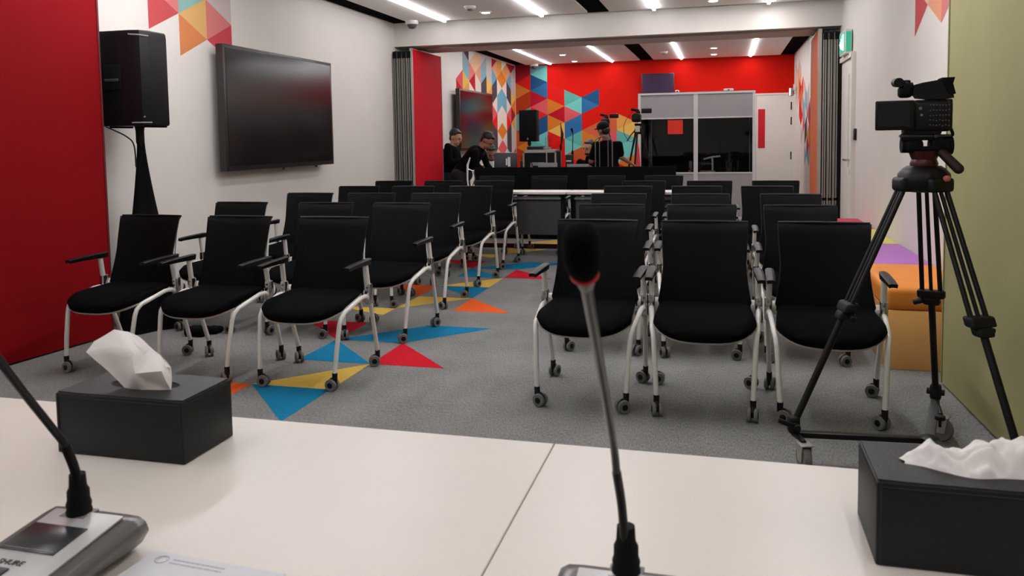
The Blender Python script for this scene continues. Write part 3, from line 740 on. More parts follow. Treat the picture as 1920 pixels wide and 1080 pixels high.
pe = pl[-1]-tl.location; dd_ = (pl[-1]-pl[-2]).normalized()
fo = MB(); fo.cap(pe+dd_*.012, pe+dd_*.045, .013, .0155); fo.build('foam_windscreen', BLACKCLOTH, tl)

tr_ = mic_unit(-.108, .918, 'conference microphone unit at the bottom centre with tall gooseneck')
pr = [aty(1174, 1062, .905), aty(1172, 1030, .903), aty(1166, 950, .885), aty(1156, 885, .868), aty(1150, 830, .85), aty(1128, 700, .76), aty(1112, 610, .69), aty(1100, 540, .64)]
gooseneck(tr_, bez(pr[:4], 16), .0052, (pr[0].x, pr[0].y, 0))
MB().tube(bez([p-tr_.location for p in pr[3:]], 20), [.0042]*0 or [.0045+.0008*(i/24)**2*1.2 for i in range(len(bez(pr[3:], 20)))], 14).build('upper_stem', mat('dark_grey_stem', (70, 70, 72), .25, metal=.5), tr_)
p0 = pr[-1]-tr_.location; f1 = aty(1094, 500, .622)-tr_.location; f2 = aty(1090, 452, .612)-tr_.location
MB().tube([p0, p0.lerp(f1, .4), p0.lerp(f1, .7)], [.0056, .0085, .0105], 16).build('capsule_base', mat('stem_grey_plastic', (110, 108, 106), .4), tr_)
dn = (f1-p0).normalized(); q = p0.lerp(f1, .62)
MB().tube([q, q+dn*.003], .0118, 18).build('light_ring', mat('red_light_ring', (210, 40, 44), .4), tr_)
fo = MB(); fo.tube([f1-dn*.008, f1-dn*.003, f1+dn*.004, f1+dn*.014, f2+dn*.0, f2+dn*.008, f2+dn*.013, f2+dn*.0155], [.0095, .0125, .0142, .0150, .0150, .0135, .0095, .003], 24)
fo.build('foam_windscreen', mat('black_foam', (13, 12, 13), 1., noise=.3, scale=400, bump=.9, bscale=500, spec=.1), tr_)

# paper sheet
pp = thing('paper_sheet', 'white letterhead paper sheet beside the left microphone unit', 'paper', (-.66, .80, .7402), -.06)
MB().box((0, 0, .0004), (.21, .2, .0006)).build('sheet', mat('white_paper', (222, 222, 226), .8), pp, smooth=0)
PR = mat('faint_grey_print', (176, 176, 186), .8); g = MB()
g.tube([(-.078+.009*math.cos(a*PI/8), .083+.009*math.sin(a*PI/8), .0008) for a in range(16)], .0007, 4, closed=True)
g.tube([(-.078+.005*math.cos(a*PI/6), .083+.007*math.sin(a*PI/6), .0008) for a in range(1, 9)], .0005, 4)
rr = random.Random(5)
for row in range(2):
    x = -.062
    while x < .02:
        ln = rr.uniform(.002, .007); g.box((x+ln/2, .087-row*.008, .0008), (ln, .0026, .0003)); x += ln+.0012
g.build('letterhead', PR, pp, smooth=0)

# ================================================================ LEFT WALL: LOUDSPEAKER, SCREEN
sp = thing('loudspeaker', 'large black loudspeaker on the covered stand at the left wall', 'loudspeaker', (-3.97, 4.78, 1.435), math.radians(1))
b = MB(); W = .36; D = .32; Hs = .645
poly = [(-W/2, -D*.5), (W/2-.10, -D*.5), (W/2-.03, -D*.5+.02), (W/2, -D*.5+.07), (W/2, D*.3), (W/2-.10, D*.5), (-W/2+.10, D*.5), (-W/2, D*.3)]
n_ = len(poly); vs = []
for z, k in ((0, .97), (.012, 1.), (Hs-.04, 1.), (Hs-.012, .985), (Hs, .95)): vs += [(x*k, y*k, z) for x, y in poly]
b.add(vs, [(k*n_+j, k*n_+(j+1) % n_, (k+1)*n_+(j+1) % n_, (k+1)*n_+j) for k in range(4) for j in range(n_)] + [tuple(range(n_-1, -1, -1)), tuple(4*n_+j for j in range(n_))])
b.build('cabinet', BLACK, sp, smooth=.5)
MB().box((-.06, -D/2-.004, .33), (.14, .012, .17), r=.005).build('handle_recess', BLACKM, sp)
MB().box((-.06, -D/2-.012, .31), (.11, .012, .02), r=.004).build('handle_bar', DARKGREY, sp)
g = MB(); g.tube([(W/2-.10, -D/2-.002, Hs-.03), (W/2-.03, -D/2+.018, Hs-.035), (W/2+.001, -D/2+.07, Hs-.04)], .006, 8); g.tube([(W/2-.10, -D/2-.002, .02), (W/2-.03, -D/2+.018, .02), (W/2+.001, -D/2+.07, .02)], .005, 8); g.cyl((W/2-.02, -D/2+.025, .06), (W/2-.015, -D/2+.02, .06), .006)
g.build('grille_trim', GREY, sp)
for s in (-1, 1): MB().box((s*.14, 0, -.006), (.03, .2, .012)).build('rubber_foot', BLACKM, sp, smooth=0)
stt = thing('speaker_stand', 'tall speaker stand under a black stretch cover by the left wall', 'speaker stand', (-3.97, 4.79, 0))
MB().lathe([(.019, 1.05), (.019, 1.30), (.028, 1.32), (.028, 1.40), (.034, 1.435)], 16).build('pole', BLACK, stt)
c = MB(); vs = []; secs = []
for i in range(15):
    u = i/14; z = .004+1.34*u; k = (1-u)
    half_ = .026+.235*k**1.3
    ring = []
    for j in range(24):
        a = 2*PI*j/24; sq = 1/max(abs(math.cos(a*1.5+.4)), .6)
        rr_ = half_*(.80+.20*math.cos(3*(a-.5))) ; ring.append((rr_*math.cos(a), rr_*math.sin(a), z))
    vs += ring
c.add(vs, [(i*24+j, i*24+(j+1) % 24, (i+1)*24+(j+1) % 24, (i+1)*24+j) for i in range(14) for j in range(24)] + [tuple(range(23, -1, -1)), tuple(14*24+j for j in range(24))])
c.build('stretch_cover', BLACKCLOTH, stt)
cbl = MB().tube(bez([(-4.10, 4.62, 1.43), (-4.03, 4.60, 1.41), (-3.985, 4.68, 1.36), (-3.965, 4.72, 1.30), (-3.965, 4.73, 1.15)], 24), .005, 8).build('speaker_cable', BLACK, None, loc=(-3.9, 4.7, 1.3))
tag(cbl, 'black cable looping from the large loudspeaker to its stand', 'cable')
fb = MB().box((-3.47, 4.66, .03), (.16, .12, .06), r=.025, seg=4).box((-3.40, 4.74, .022), (.1, .1, .044), r=.02, seg=4).build('sand_bag', BLACKCLOTH, None, loc=(-3.45, 4.68, 0))
tag(fb, 'black bundle on the floor at the foot of the covered speaker stand', 'bag')

def wall_screen(y0, y1, z0, z1, x, label, tilt=0.):
    t = thing('wall_screen', label, 'screen', (x, (y0+y1)/2, z0)); L = y1-y0; Hh = z1-z0
    MB().box((0, 0, Hh/2), (.07, L, Hh), r=.006).build('housing', BEZEL, t)
    MB().box((.0365, 0, Hh/2+.006), (.004, L-.07, Hh-.075)).build('screen_glass', SCREEN, t, smooth=0)
    MB().box((-.075, 0, Hh/2), (.09, .5, .4)).build('wall_bracket', BLACKM, t, smooth=0)
    g = MB(); g.box((.02, 0, -.012), (.03, .08, .022)); g.cyl((.01, L*.32, -.02), (.01, L*.32, 0), .012); g.build('sensor_bar', DARKGREY, t)
    g = MB(); g.box((.038, .05, Hh-.018), (.003, .6, .008)); g.build('trim_line', GREY, t, smooth=0)
    return t
wall_screen(6.0, 7.95, 1.065, 2.155, -4.145, 'big dark flat screen on the left wall of the near room')
wall_screen(12.31, 14.22, 1.13, 2.14, -4.145, 'reflective flat screen on the left wall of the far room')

# ================================================================ PADDED BENCH (right wall)
BASE = mat('tan_bench_veneer', (248, 188, 112), .55, noise=.06, scale=6)
cols_ = [('orange', (226, 138, 44), 4.73, 5.62), ('purple', (176, 112, 190), 5.63, 6.66), ('yellow green', (214, 206, 112), 6.67, 7.68), ('crimson', (206, 32, 66), 7.69, 8.62)]
for nme, c_, y0, y1 in cols_:
    t = thing('padded_bench', nme + ' cushioned bench block along the right wall, ' + dict(orange='nearest the camera', crimson='farthest from the camera', purple='behind the orange one', **{'yellow green': 'between purple and crimson'})[nme], 'bench', (1.09, (y0+y1)/2, 0))
    L = y1-y0-.01
    MB().box((0, 0, .165), (.44, L, .33), r=.004).build('base', BASE, t)
    cm = mat(nme.replace(' ', '_')+'_upholstery', c_, .6, noise=.05, scale=8, bump=.1, bscale=200)
    MB().box((0, 0, .395), (.46, L+.008, .13), r=.035, seg=5).build('cushion', cm, t)
    MB().tube([(-.225, -L/2, .338), (-.225, L/2, .338)], .005, 6).build('piping', cm, t)

# ================================================================ CAMERA TRIPOD + DOLLY (foreground right)
RUB = mat('tripod_rubber', (16, 16, 18), .6, spec=.3, noise=.1)
TC = Vector((.745, 3.38, 0))
F = [Vector((.273, 3.30, .15)), Vector((.917, 3.86, .15)), Vector((.985, 2.97, .15))]
tp = thing('camera_tripod', 'black video tripod on a wheeled spreader at the right foreground', 'tripod', tuple(TC))
AP = Vector((0, 0, 1.13))
g = MB(); g.lathe([(.055, 1.075), (.085, 1.09), (.095, 1.11), (.092, 1.145), (.075, 1.165), (.06, 1.175)], 24); g.build('bowl', BLACK, tp)
g = MB(); g.lathe([(.048, 1.17), (.05, 1.185), (.044, 1.20), (.05, 1.215), (.055, 1.232)], 24); g.build('head_base', mat('dark_red_metal', (70, 14, 20), .35, metal=.3), tp)
hd = MB(); hd.box((-.04, 0, 1.252), (.065, .08, .055), r=.02, seg=4); hd.box((.052, 0, 1.252), (.075, .08, .062), r=.02, seg=4); hd.box((.0, 0, 1.24), (.10, .07, .02), r=.006); hd.cyl((-.082, 0, 1.255), (-.05, 0, 1.255), .030, 20); hd.cyl((.06, 0, 1.252), (.096, 0, 1.252), .034, 22); hd.cyl((-.085, -.01, 1.285), (-.07, -.01, 1.285), .014)
hd.box((-.01, 0, 1.280), (.14, .07, .014), r=.004); hd.build('fluid_head', BLACKM, tp)
g = MB(); g.box((0, 0, 1.2905), (.17, .07, .010), r=.003); g.cyl((.03, -.036, 1.289), (.03, -.042, 1.289), .007); g.build('mount_plate', DARKGREY, tp)
g = MB(); g.cap((.055, -.03, 1.225), (.105, -.06, 1.165), .017, .019); g.tube([(.03, -.01, 1.25), (.055, -.03, 1.225)], .010); g.build('pan_handle_grip', mat('maroon_rubber', (44, 16, 18), .6), tp)
g = MB(); g.ell((.06, -.085, 1.13), (.014, .008, .012)); g.build('level_indicator', mat('pink_level', (205, 110, 105), .4), tp)
for i, f in enumerate(F):
    d = f-TC; fl_ = Vector((d.x, d.y, f.z)); hor = Vector((d.x, d.y, 0)).normalized(); side = Vector((-hor.y, hor.x, 0))
    top = Vector((hor.x*.075, hor.y*.075, 1.105)); ax = (fl_-top); Lg = ax.length; ax.normalize()
    mid = top + ax*Lg*.50; low = top + ax*Lg*.56
    lg = MB()
    for s in (-1, 0, 1): lg.tube([top+side*s*.028, mid+side*s*.034], .0095 if s else .0075, 10)
    lg.build('leg', BLACK, tp)
    g = MB(); g.box((0, 0, 0), (.055, .105, .055), r=.014, seg=3, M=Matrix.Translation(top+Vector((0, 0, .0))) @ Rz(math.atan2(hor.y, hor.x))); g.build('shoulder', BLACK, tp)
    rot = ax.to_track_quat('Z', 'Y').to_matrix().to_4x4()
    g = MB(); g.box((0, 0, 0), (.105, .05, .04), r=.01, seg=3, M=Matrix.Translation(mid) @ Matrix(((side.x, hor.x, ax.x, 0), (side.y, hor.y, ax.y, 0), (side.z, hor.z, ax.z, 0), (0, 0, 0, 1))))
    g.box((0, 0, .035), (.065, .052, .04), r=.012, seg=3, M=Matrix.Translation(mid) @ Matrix(((side.x, hor.x, ax.x, 0), (side.y, hor.y, ax.y, 0), (side.z, hor.z, ax.z, 0), (0, 0, 0, 1))))
    g.tube([mid+side*.03+ax*.03-hor*.02, mid+side*.065+ax*.045-hor*.02], .012, 10)
    g.build('leg_clamp', RUB, tp)
    MB().tube([mid, fl_ - ax*.02], .0135, 12).build('lower_leg', BLACK, tp)
    g = MB(); g.box((0, 0, 0), (.045, .045, .07), r=.012, seg=3, M=Matrix.Translation(fl_-Vector((0, 0, .0))) @ Rz(math.atan2(hor.y, hor.x))); g.cyl(fl_+side*-.035+Vector((0, 0, .0)), fl_+side*.035, .014); g.build('foot_clamp', RUB, tp)
    a_ = Vector((fl_.x, fl_.y, .112)); 
    g = MB(); mm = (a_+Vector((.03, -.04, .112)))/2; dv = Vector((.03, -.04, .112))-a_; g.box((0, 0, 0), (dv.length, .036, .022), r=.004, M=Matrix.Translation(mm) @ Rz(math.atan2(dv.y, dv.x)))
    g.build('dolly_arm', DARKGREY if i == 1 else BLACK, tp)
    # caster wheel
    wc = Vector((fl_.x, fl_.y, 0)) + hor*(.05 if i != 1 else -.0) + (Vector((.01, -.13, 0)) if i == 1 else Vector((0, -.06, 0)))
    if i == 1: wc = Vector((.891, 3.66, 0))-TC
    if i == 0: wc = Vector((.305, 3.215, 0))-TC
    g = MB(); aw = [.3, 1.1, -.4][i]; M_ = Matrix.Translation(wc+Vector((0, 0, .05))) @ Rz(aw)
    g.lathe([(.018, -.014), (.046, -.014), (.05, -.008), (.05, .008), (.046, .014), (.018, .014)], 24, M_ @ Matrix.Rotation(PI/2, 4, 'Y')); cw = g.build('caster_wheel', WHEELGREY, tp)
    g = MB(); 
    for s in (-1, 1): g.prism([(-.02, -.012), (.012, -.012), (.035, .055), (-.03, .055)], s*.019-.0015, s*.019+.0015, 'x', M_)
    g.box((0, .004, .056), (.05, .075, .006), r=.002, M=M_); g.cyl((-.022, 0, 0), (.022, 0, 0), .008, M=M_)
    g.build('caster_fork', mat('grey_caster_steel', (168, 162, 154), .4, metal=.3), tp)
    hp = wc+Vector((0, 0, .108)); 
    MB().tube([hp, (a_+hp)/2+Vector((0, 0, .004)), a_+Vector((0, 0, .0))], .011, 8).build('caster_bracket', BLACK, tp)
MB().lathe([(.030, .095), (.036, .102), (.036, .122), (.02, .130)], 20, Tr(.03, -.04, 0)).build('dolly_hub', BLACK, tp)
g = MB(); hb = F[0]-TC; g.tube([hb+Vector((.0, -.02, .0)), hb+Vector((-.035, -.05, .02)), hb+Vector((-.06, -.05, .03))], .010, 8); g.cyl(hb+Vector((.012, -.03, .0)), hb+Vector((.012, -.05, .0)), .012, 14); g.build('foot_lever', RUB, tp)
kn = MB(); kn.cyl((.10, .10, .12), (.10, .10, .165), .006); kn.lathe([(.02, .15), (.02, .165), (.008, .168)], 12, Tr(.10, .10, 0)); kn.build('dolly_knob', BLACK, tp)

# video camera on the tripod
vc = thing('video_camera', 'large black camcorder with open screen on the foreground tripod', 'camera', (TC.x-.012, TC.y, 1.294), math.radians(-4))
b = MB(); b.box((.03, 0, .072), (.14, .11, .12), r=.018, seg=3); b.box((.0, .0, .022), (.13, .09, .045), r=.01); b.box((.088, -.005, .075), (.018, .10, .115), r=.006, seg=3); b.build('body', BLACK, vc)
g = MB(); g.cyl((-.04, .0, .075), (-.085, .0, .075), .044, 26); g.cyl((-.085, 0, .075), (-.115, 0, .075), .052, 26, r2=.055); g.build('lens', BLACKM, vc)
g = MB(); g.box((-.102, -.072, .075), (.135, .014, .112), r=.006, seg=3); g.build('flip_screen', BLACK, vc)
MB().box((-.106, -.0795, .077), (.110, .0014, .088)).build('screen_panel', SCREEN, vc, smooth=0)
g = MB(); rb = random.Random(2)
for i in range(7):
    for j in range(5): g.box((.022+i*.0105, -.0555, .035+j*.019+rb.uniform(-.002, .002)), (.0045, .002, .0030))
g.cyl((-.012, -.056, .10), (-.012, -.059, .10), .006); g.cyl((-.008, -.056, .075), (-.008, -.059, .075), .005)
g.build('button', GREY, vc)['kind'] = 'stuff'
g = MB(); g.box((.03, 0, .145), (.05, .03, .012), r=.003); g.box((.045, 0, .148), (.055, .05, .03), r=.008); g.build('handle_post', BLACKM, vc)
g = MB(); g.prism([(-.035, .160), (-.03, .190), (-.005, .197), (.045, .205), (.098, .211), (.094, .188), (.100, .160), (.104, .138), (.085, .134), (.02, .134), (-.02, .140)], -.035, .035, 'y'); g.build('top_handle', BLACK, vc)
g = MB(); g.prism([(.060, .213), (.104, .214), (.098, .190), (.108, .152), (.088, .150)], -.046, .046, 'y'); g.build('eyepiece', BLACKM, vc)
g = MB(); g.cyl((-.03, 0, .178), (-.075, 0, .172), .024, 20, r2=.028); g.box((-.06, -.01, .165), (.05, .05, .045), r=.014, seg=3); g.cyl((-.048, 0, .178), (-.058, 0, .177), .030, 18); g.build('microphone_holder', BLACKM, vc)
g = MB(); g.cyl((-.085, -.04, .200), (-.085, .05, .205), .018, 18); g.box((-.065, 0, .202), (.05, .022, .018), r=.006); g.build('shotgun_microphone', BLACK, vc)
g = MB(); g.tube(bez([(.098, .0, .03), (.108, .0, .0), (.094, 0, -.008)], 8), .006, 8); g.build('battery_latch', BLACKM, vc)

# ================================================================ BLACK DESK AND CONTROL AREA
DZ = .75
dk = thing('control_desk', 'long black desk with tall front panel across the opening', 'desk', (-1.88, 10.5, 0))
MB().box((0, -.39, .475), (2.62, .03, .93), r=.004).build('front_panel', BLACKCLOTH, dk)
MB().box((0, .02, .735), (2.62, .78, .03), r=.003).build('desktop', BLACKM, dk)
for s in (-1, 1): MB().box((s*1.29, .02, .36), (.03, .74, .72)).build('side_panel', BLACKCLOTH, dk, smooth=0)
MB().prism([(1.16, .938), (1.31, .938), (1.312, .972), (1.26, .952)], -.40, -.385, 'y').build('raised_corner', BLACKCLOTH, dk, smooth=0)

mo = thing('computer_monitor', 'computer monitor seen from behind at the left of the black desk', 'monitor', (-2.88, 10.55, DZ))
p = aty(949, 299, 10.55); W = .32
MB().box((0, 0, .27), (W, .03, .20), r=.006).build('housing', DARKGREY, mo); MB().box((0, 0, .374), (W, .034, .010), r=.003).build('top_edge', ALU, mo)
g = MB(); g.box((.055, -.019, .25), (.035, .006, .13)); g.box((.02, -.019, .25), (.02, .006, .09)); g.build('sticker', mat('white_sticker', (220, 220, 218), .6), mo, smooth=0)
g = MB(); g.box((0, .03, .12), (.05, .03, .24)); g.box((0, .03, .006), (.22, .16, .012)); g.build('stand', BLACKM, mo, smooth=0)

rk = thing('equipment_case', 'black flight case rack with silver edges on the desk', 'equipment case', (-2.43, 10.62, DZ))
x0 = aty(986, 290, 10.6).x; x1 = aty(1047, 290, 10.6).x; rk.location.x = (x0+x1)/2; W = x1-x0
zt = aty(1015, 284, 10.45).z-DZ
MB().box((0, 0, zt/2), (W-.02, .36, zt-.02)).build('case_body', BLACKM, rk, smooth=0)
g = MB()
for sx in (-1, 1):
    for sy in (-1, 1): g.box((sx*(W/2-.008), sy*.175, zt/2), (.02, .02, zt))
for z in (.008, zt-.008):
    for sy in (-1, 1): g.box((0, sy*.175, z), (W, .02, .018))
g.box((W*.22, -.178, zt/2), (.015, .012, zt)); g.build('edge_trim', ALU, rk, smooth=0)
g = MB(); g.box((-.02, -.18, .22), (.18, .012, .045)); g.box((-.11, -.18, .2), (.03, .012, .07)); g.build('rack_unit', GREY, rk, smooth=0)
g = MB(); g.box((0, 0, zt+.012), (W*.9, .3, .022)); g.build('lid', ALU, rk, smooth=0)
rc = thing('wireless_receiver', 'small black wireless receiver with four thin antennas on the flight case', 'receiver', (rk.location.x-.08, 10.6, DZ+zt+.0235))
MB().box((0, 0, .022), (.22, .16, .044), r=.004).build('case', BLACK, rc)
for i in range(4):
    MB().tube([(.13+.02*i, 0, .03), (.13+.03*i, 0, .17+.02*(i % 2))], .003, 6).build('antenna', BLACK, rc)
MB().box((.15, 0, .016), (.10, .1, .03), r=.004).build('antenna_base', GREY, rc)
# small kit on the desk, seen over the panel
def laptop(xp0, xp1, ypx, Y, label):
    a = aty(xp0, ypx, Y); b = aty(xp1, ypx, Y)
    t = thing('laptop', label, 'laptop', ((a.x+b.x)/2, Y, DZ)); W = b.x-a.x
    hh = a.z-DZ
    MB().box((0, .12, .009), (W, .22, .016), r=.003).build('base', GREY, t)
    MB().box((0, 0, hh/2+.004), (W, .01, hh-.004), r=.002, M=Matrix.Rotation(math.radians(0), 4, 'X')).build('screen_lid', GREY, t)
laptop(1009, 1045, 305.5, 10.3, 'grey laptop lid behind the desk panel in front of the flight case')
laptop(1063, 1104, 308, 10.3, 'thin grey laptop lid behind the desk panel, in front of the seated technician')
mx = thing('audio_mixer', 'small black audio box with buttons on the desk between microphone stands', 'audio mixer', (aty(1068, 300, 10.7).x, 10.7, DZ))
hh = aty(1068, 290, 10.7).z-DZ
MB().box((0, 0, hh/2), (.09, .12, hh), r=.004).build('case', BLACK, mx); g = MB(); g.box((0, -.061, hh*.75), (.07, .002, .02)); g.box((0, -.061, hh*.5), (.03, .002, .03)); g.build('display', SILVER, mx, smooth=0)
ra = thing('handheld_radio', 'upright black handheld radio on the desk right of the monitor', 'radio', (aty(978, 300, 10.6).x, 10.6, DZ))
MB().box((0, 0, .13), (.035, .03, .26), r=.006).build('body', BLACK, ra); MB().cyl((0, 0, .25), (0, 0, .33), .004).build('antenna', BLACK, ra)

# loudspeaker on a pole, far room
s2 = thing('loudspeaker', 'black loudspeaker on a pole in front of the far mural', 'loudspeaker', (-3.06, 12.7, 1.27))
MB().box((0, 0, .25), (.29, .20, .51), r=.012, seg=3).build('cabinet', BLACKM, s2); MB().box((0, -.102, .26), (.26, .006, .46), r=.003).build('grille', BLACKM, s2)
g = MB(); g.cyl((0, -.10, .04), (0, -.112, .04), .018); g.build('badge', CHROME, s2)
s3 = thing('speaker_stand', 'black tripod stand under the far room loudspeaker', 'speaker stand', (-3.06, 12.7, 0))
MB().lathe([(.018, .25), (.018, 1.2), (.03, 1.21), (.03, 1.27)], 12).build('pole', BLACK, s3)
for a in (0.4, 2.5, 4.6): MB().tube([(0, 0, .75), (.3*math.cos(a), .3*math.sin(a), .2), (.45*math.cos(a), .45*math.sin(a), .01)], .011, 8).build('leg', BLACK, s3)

def mic_stand(xp, ytop, Y, label, folded=False):
    p = aty(xp, ytop, Y); t = thing('microphone_stand', label, 'microphone stand', (p.x, Y, 0)); hz = p.z
    MB().tube([(0, 0, .02), (0, 0, hz-.35)], .010, 10).build('lower_tube', BLACK, t)
    MB().tube([(0, 0, hz-.37), (0.01, 0, hz-.06)], .006, 8).build('upper_tube', BLACK, t)
    MB().lathe([(.016, hz-.40), (.018, hz-.36), (.012, hz-.33)], 12).build('clutch', BLACKM, t)
    MB().lathe([(.085, 0), (.085, .012), (.02, .025)], 20).build('base', BLACK, t)
    if folded:
        MB().tube([(.0, 0, hz), (.012, 0, hz-.10), (.025, 0, hz-.17), (.02, 0, hz-.24), (.01, 0, hz-.33)], [.004, .012, .022, .02, .008], 10).build('folded_boom', mat('dark_maroon_cloth', (60, 14, 16), .7), t)
    else:
        MB().tube([(0.01, 0, hz-.07), (.0, 0, hz-.04), (-.012, 0, hz)], [.008, .012, .02], 12).build('microphone_clip', BLACKM, t)
    return t
mic_stand(1051, 230, 11.9, 'slim microphone stand with dark red folded top behind the desk', True)
mic_stand(1073, 241, 11.9, 'black straight microphone stand right of the dark red one')

# interpreter booth
bt = thing('interpreter_booth', 'grey double interpreter booth with dark windows at the far right', 'interpreter booth', (-.41, 12.95, 0))
BG = mat('booth_grey_panel', (172, 168, 168), .75, noise=.03, bump=.15, bscale=120); BF = mat('booth_frame_aluminium', (226, 224, 222), .5, metal=0., noise=.03)
bx0, bx1 = aty(1197, 240, 12.95).x+.41, aty(1416, 240, 12.95).x+.41; bW = bx1-bx0; bc = (bx0+bx1)/2
zT, zA, zB_ = 2.0, aty(1300, 221, 12.95).z, aty(1350, 324, 12.95).z
for x in (bx0+.02, bc, bx1-.02): MB().box((x, 0, zT/2), (.04 if x != bc else .065, .05, zT)).build('frame_post', BF, bt, smooth=0)
for z, hh_, dp in ((zT-.015, .03, .06), (zA, .02, .045), (zB_, .02, .045), (.02, .04, .045)): MB().box((bc, 0, z), (bW, dp, hh_)).build('frame_rail', BF, bt, smooth=0)
for x in (bx0+.02, bx1-.02): MB().box((x, 1.55, zT/2), (.04, .04, zT)).build('frame_post', BF, bt, smooth=0)
xm = [(bx0+.04, bc-.033), (bc+.033, bx1-.04)]
for i, (a, b) in enumerate(xm):
    MB().box(((a+b)/2, 0, (zT-.03+zA)/2), (b-a, .03, zT-.03-zA)).build('upper_panel', BG, bt, smooth=0)
    MB().box(((a+b)/2, 0, (zB_+.04)/2), (b-a, .03, zB_-.04)).build('lower_panel', BG, bt, smooth=0)
gm = bpy.data.materials.new('booth_window_glass'); gm.use_nodes = True; nt = gm.node_tree; nt.nodes.clear()
o_ = nt.nodes.new('ShaderNodeOutputMaterial'); ms = nt.nodes.new('ShaderNodeMixShader'); t1_ = nt.nodes.new('ShaderNodeBsdfTransparent'); g1 = nt.nodes.new('ShaderNodeBsdfGlossy'); frn = nt.nodes.new('ShaderNodeFresnel')
frn.inputs['IOR'].default_value = 1.45; t1_.inputs[0].default_value = (.95, .95, .97, 1); g1.inputs['Roughness'].default_value = .02
nt.links.new(frn.outputs[0], ms.inputs[0]); nt.links.new(t1_.outputs[0], ms.inputs[1]); nt.links.new(g1.outputs[0], ms.inputs[2]); nt.links.new(ms.outputs[0], o_.inputs[0])
for (a, b) in xm: MB().box(((a+b)/2, 0, (zA+zB_)/2), (b-a, .006, zA-zB_-.02)).build('window_pane', gm, bt, smooth=0)
g = MB(); g.box((bc, 1.56, zT/2), (bW, .03, zT)); g.box((bx0+.015, .78, zT/2), (.02, 1.52, zT)); g.box((bx1-.015, .78, zT/2), (.02, 1.52, zT)); g.box((bc, .78, zT-.005), (bW, 1.56, .02))
g.build('enclosure', mat('booth_dark_lining', (22, 22, 24), .9, noise=.1), bt, smooth=0)
MB().box((bc, .28, zB_-.04), (bW-.06, .45, .03)).build('inner_shelf', DARKGREY, bt, smooth=0)
MB().box((bx0+.16, .5, 1.1), (.03, .04, 1.6)).build('inner_post', GREY, bt, smooth=0)
pa = aty(1266, 238, 12.93); sgn = MB().box((pa.x, 12.935-.012, pa.z), (.235, .004, .225)).build('paper_notice', mat('bright_red_paper', (244, 52, 36), .6), None, smooth=0, loc=(pa.x, 12.92, pa.z))
sgn.location.y = 12.942; tag(sgn, 'square bright red notice stuck on the left booth window', 'notice')
# desk lamp in the booth
pz = zB_-.025
lm = thing('desk_lamp', 'small white lamp with T-shaped head inside the right booth window', 'lamp', (aty(1336, 320, 13.15).x, 13.17, pz))
MB().tube([(0, 0, .0), (.0, 0, .2), (-.01, 0, .27)], .014, 10).build('stem', WHITEMETAL, lm)
MB().tube([(-.14, 0, .235), (0, 0, .27), (.12, 0, .28)], .014, 10).build('head', WHITEMETAL, lm); MB().lathe([(.04, 0), (.04, .01), (.01, .014)], 16).build('base', WHITEMETAL, lm)
ic = thing('interpreter_console', 'grey interpreter console on the booth shelf by the centre post', 'console', (aty(1324, 320, 13.1).x+.02, 13.1, pz))
MB().box((0, 0, .03), (.24, .12, .05), r=.02, seg=3).build('case', mat('beige_console', (190, 160, 140), .5), ic)
hp = thing('headset', 'black and orange headset hanging at the right end of the left booth window', 'headset', (aty(1294, 318, 13.1).x, 13.1, pz))
g = MB(); g.tube([(-.05+.05*0+.06*math.cos(a*PI/8), 0, .04+.06*math.sin(a*PI/8)) for a in range(9)], .006, 8); g.build('headband', BLACK, hp); MB().ell((0.0, 0, .035), (.03, .03, .035)).build('ear_cup', mat('orange_foam', (190, 84, 50), .7), hp)
sw = thing('mobile_phone', 'upright grey phone leaning behind the left booth window', 'phone', (aty(1295, 300, 13.15).x, 13.15, pz)); MB().box((0, 0, .13), (.05, .012, .16), r=.004).build('body', GREY, sw); MB().box((0, 0, .03), (.04, .05, .06), r=.004).build('holder', BLACKM, sw)
# things on top of the booth
for px_, lab, wv_ in ((1270, 'small white dome device on top of the booth, by the purple screen', .06), (1366, 'flat white box on top of the booth, right half', .15)):
    p = aty(px_, 172, 13.1); t = thing('ceiling_device', lab, 'device', (p.x, 13.1, 2.006))
    MB().box((0, 0, .02), (wv_, .09, .04), r=.012, seg=3).build('case', WHITEMETAL, t)
    MB().ell((0, -.045, .02), (.015, .006, .012)).build('lens', DARKGREY, t)
# purple wall monitor
p0_ = aty(1203, 138, 16.4); p1_ = aty(1264, 178, 16.4)
wm = thing('wall_monitor', 'dark purple monitor on the red wall above the booth', 'monitor', ((p0_.x+p1_.x)/2, 16.42, p1_.z-.08))
MB().box((0, 0, .26), (p1_.x-p0_.x, .06, .52), r=.006).build('housing', BEZEL, wm); MB().box((0, -.032, .26), (p1_.x-p0_.x-.03, .004, .49)).build('screen_glass', mat('purple_dark_screen', (46, 18, 54), .3, emit=.12), wm, smooth=0)
MB().box((0, .04, .26), (.2, .05, .2)).build('wall_bracket', BLACKM, wm, smooth=0)
# cone behind camera tripod
cn = thing('traffic_cone', 'red and orange cone shape standing behind the far camera tripod', 'cone', (aty(1195, 300, 12.75).x, 12.75, 0))
MB().lathe([(.13, 0), (.13, .02), (.075, .03), (.055, .60), (.05, .76)], 20).build('lower_body', mat('orange_plastic', (240, 90, 30), .5), cn)
MB().lathe([(.05, .80), (.042, .95), (.03, 1.10), (.012, 1.22)], 20).build('upper_body', mat('pink_red_plastic', (236, 60, 70), .5), cn)
MB().lathe([(.056, .75), (.056, .80), (.05, .805)], 20).build('band', BLACKM, cn)

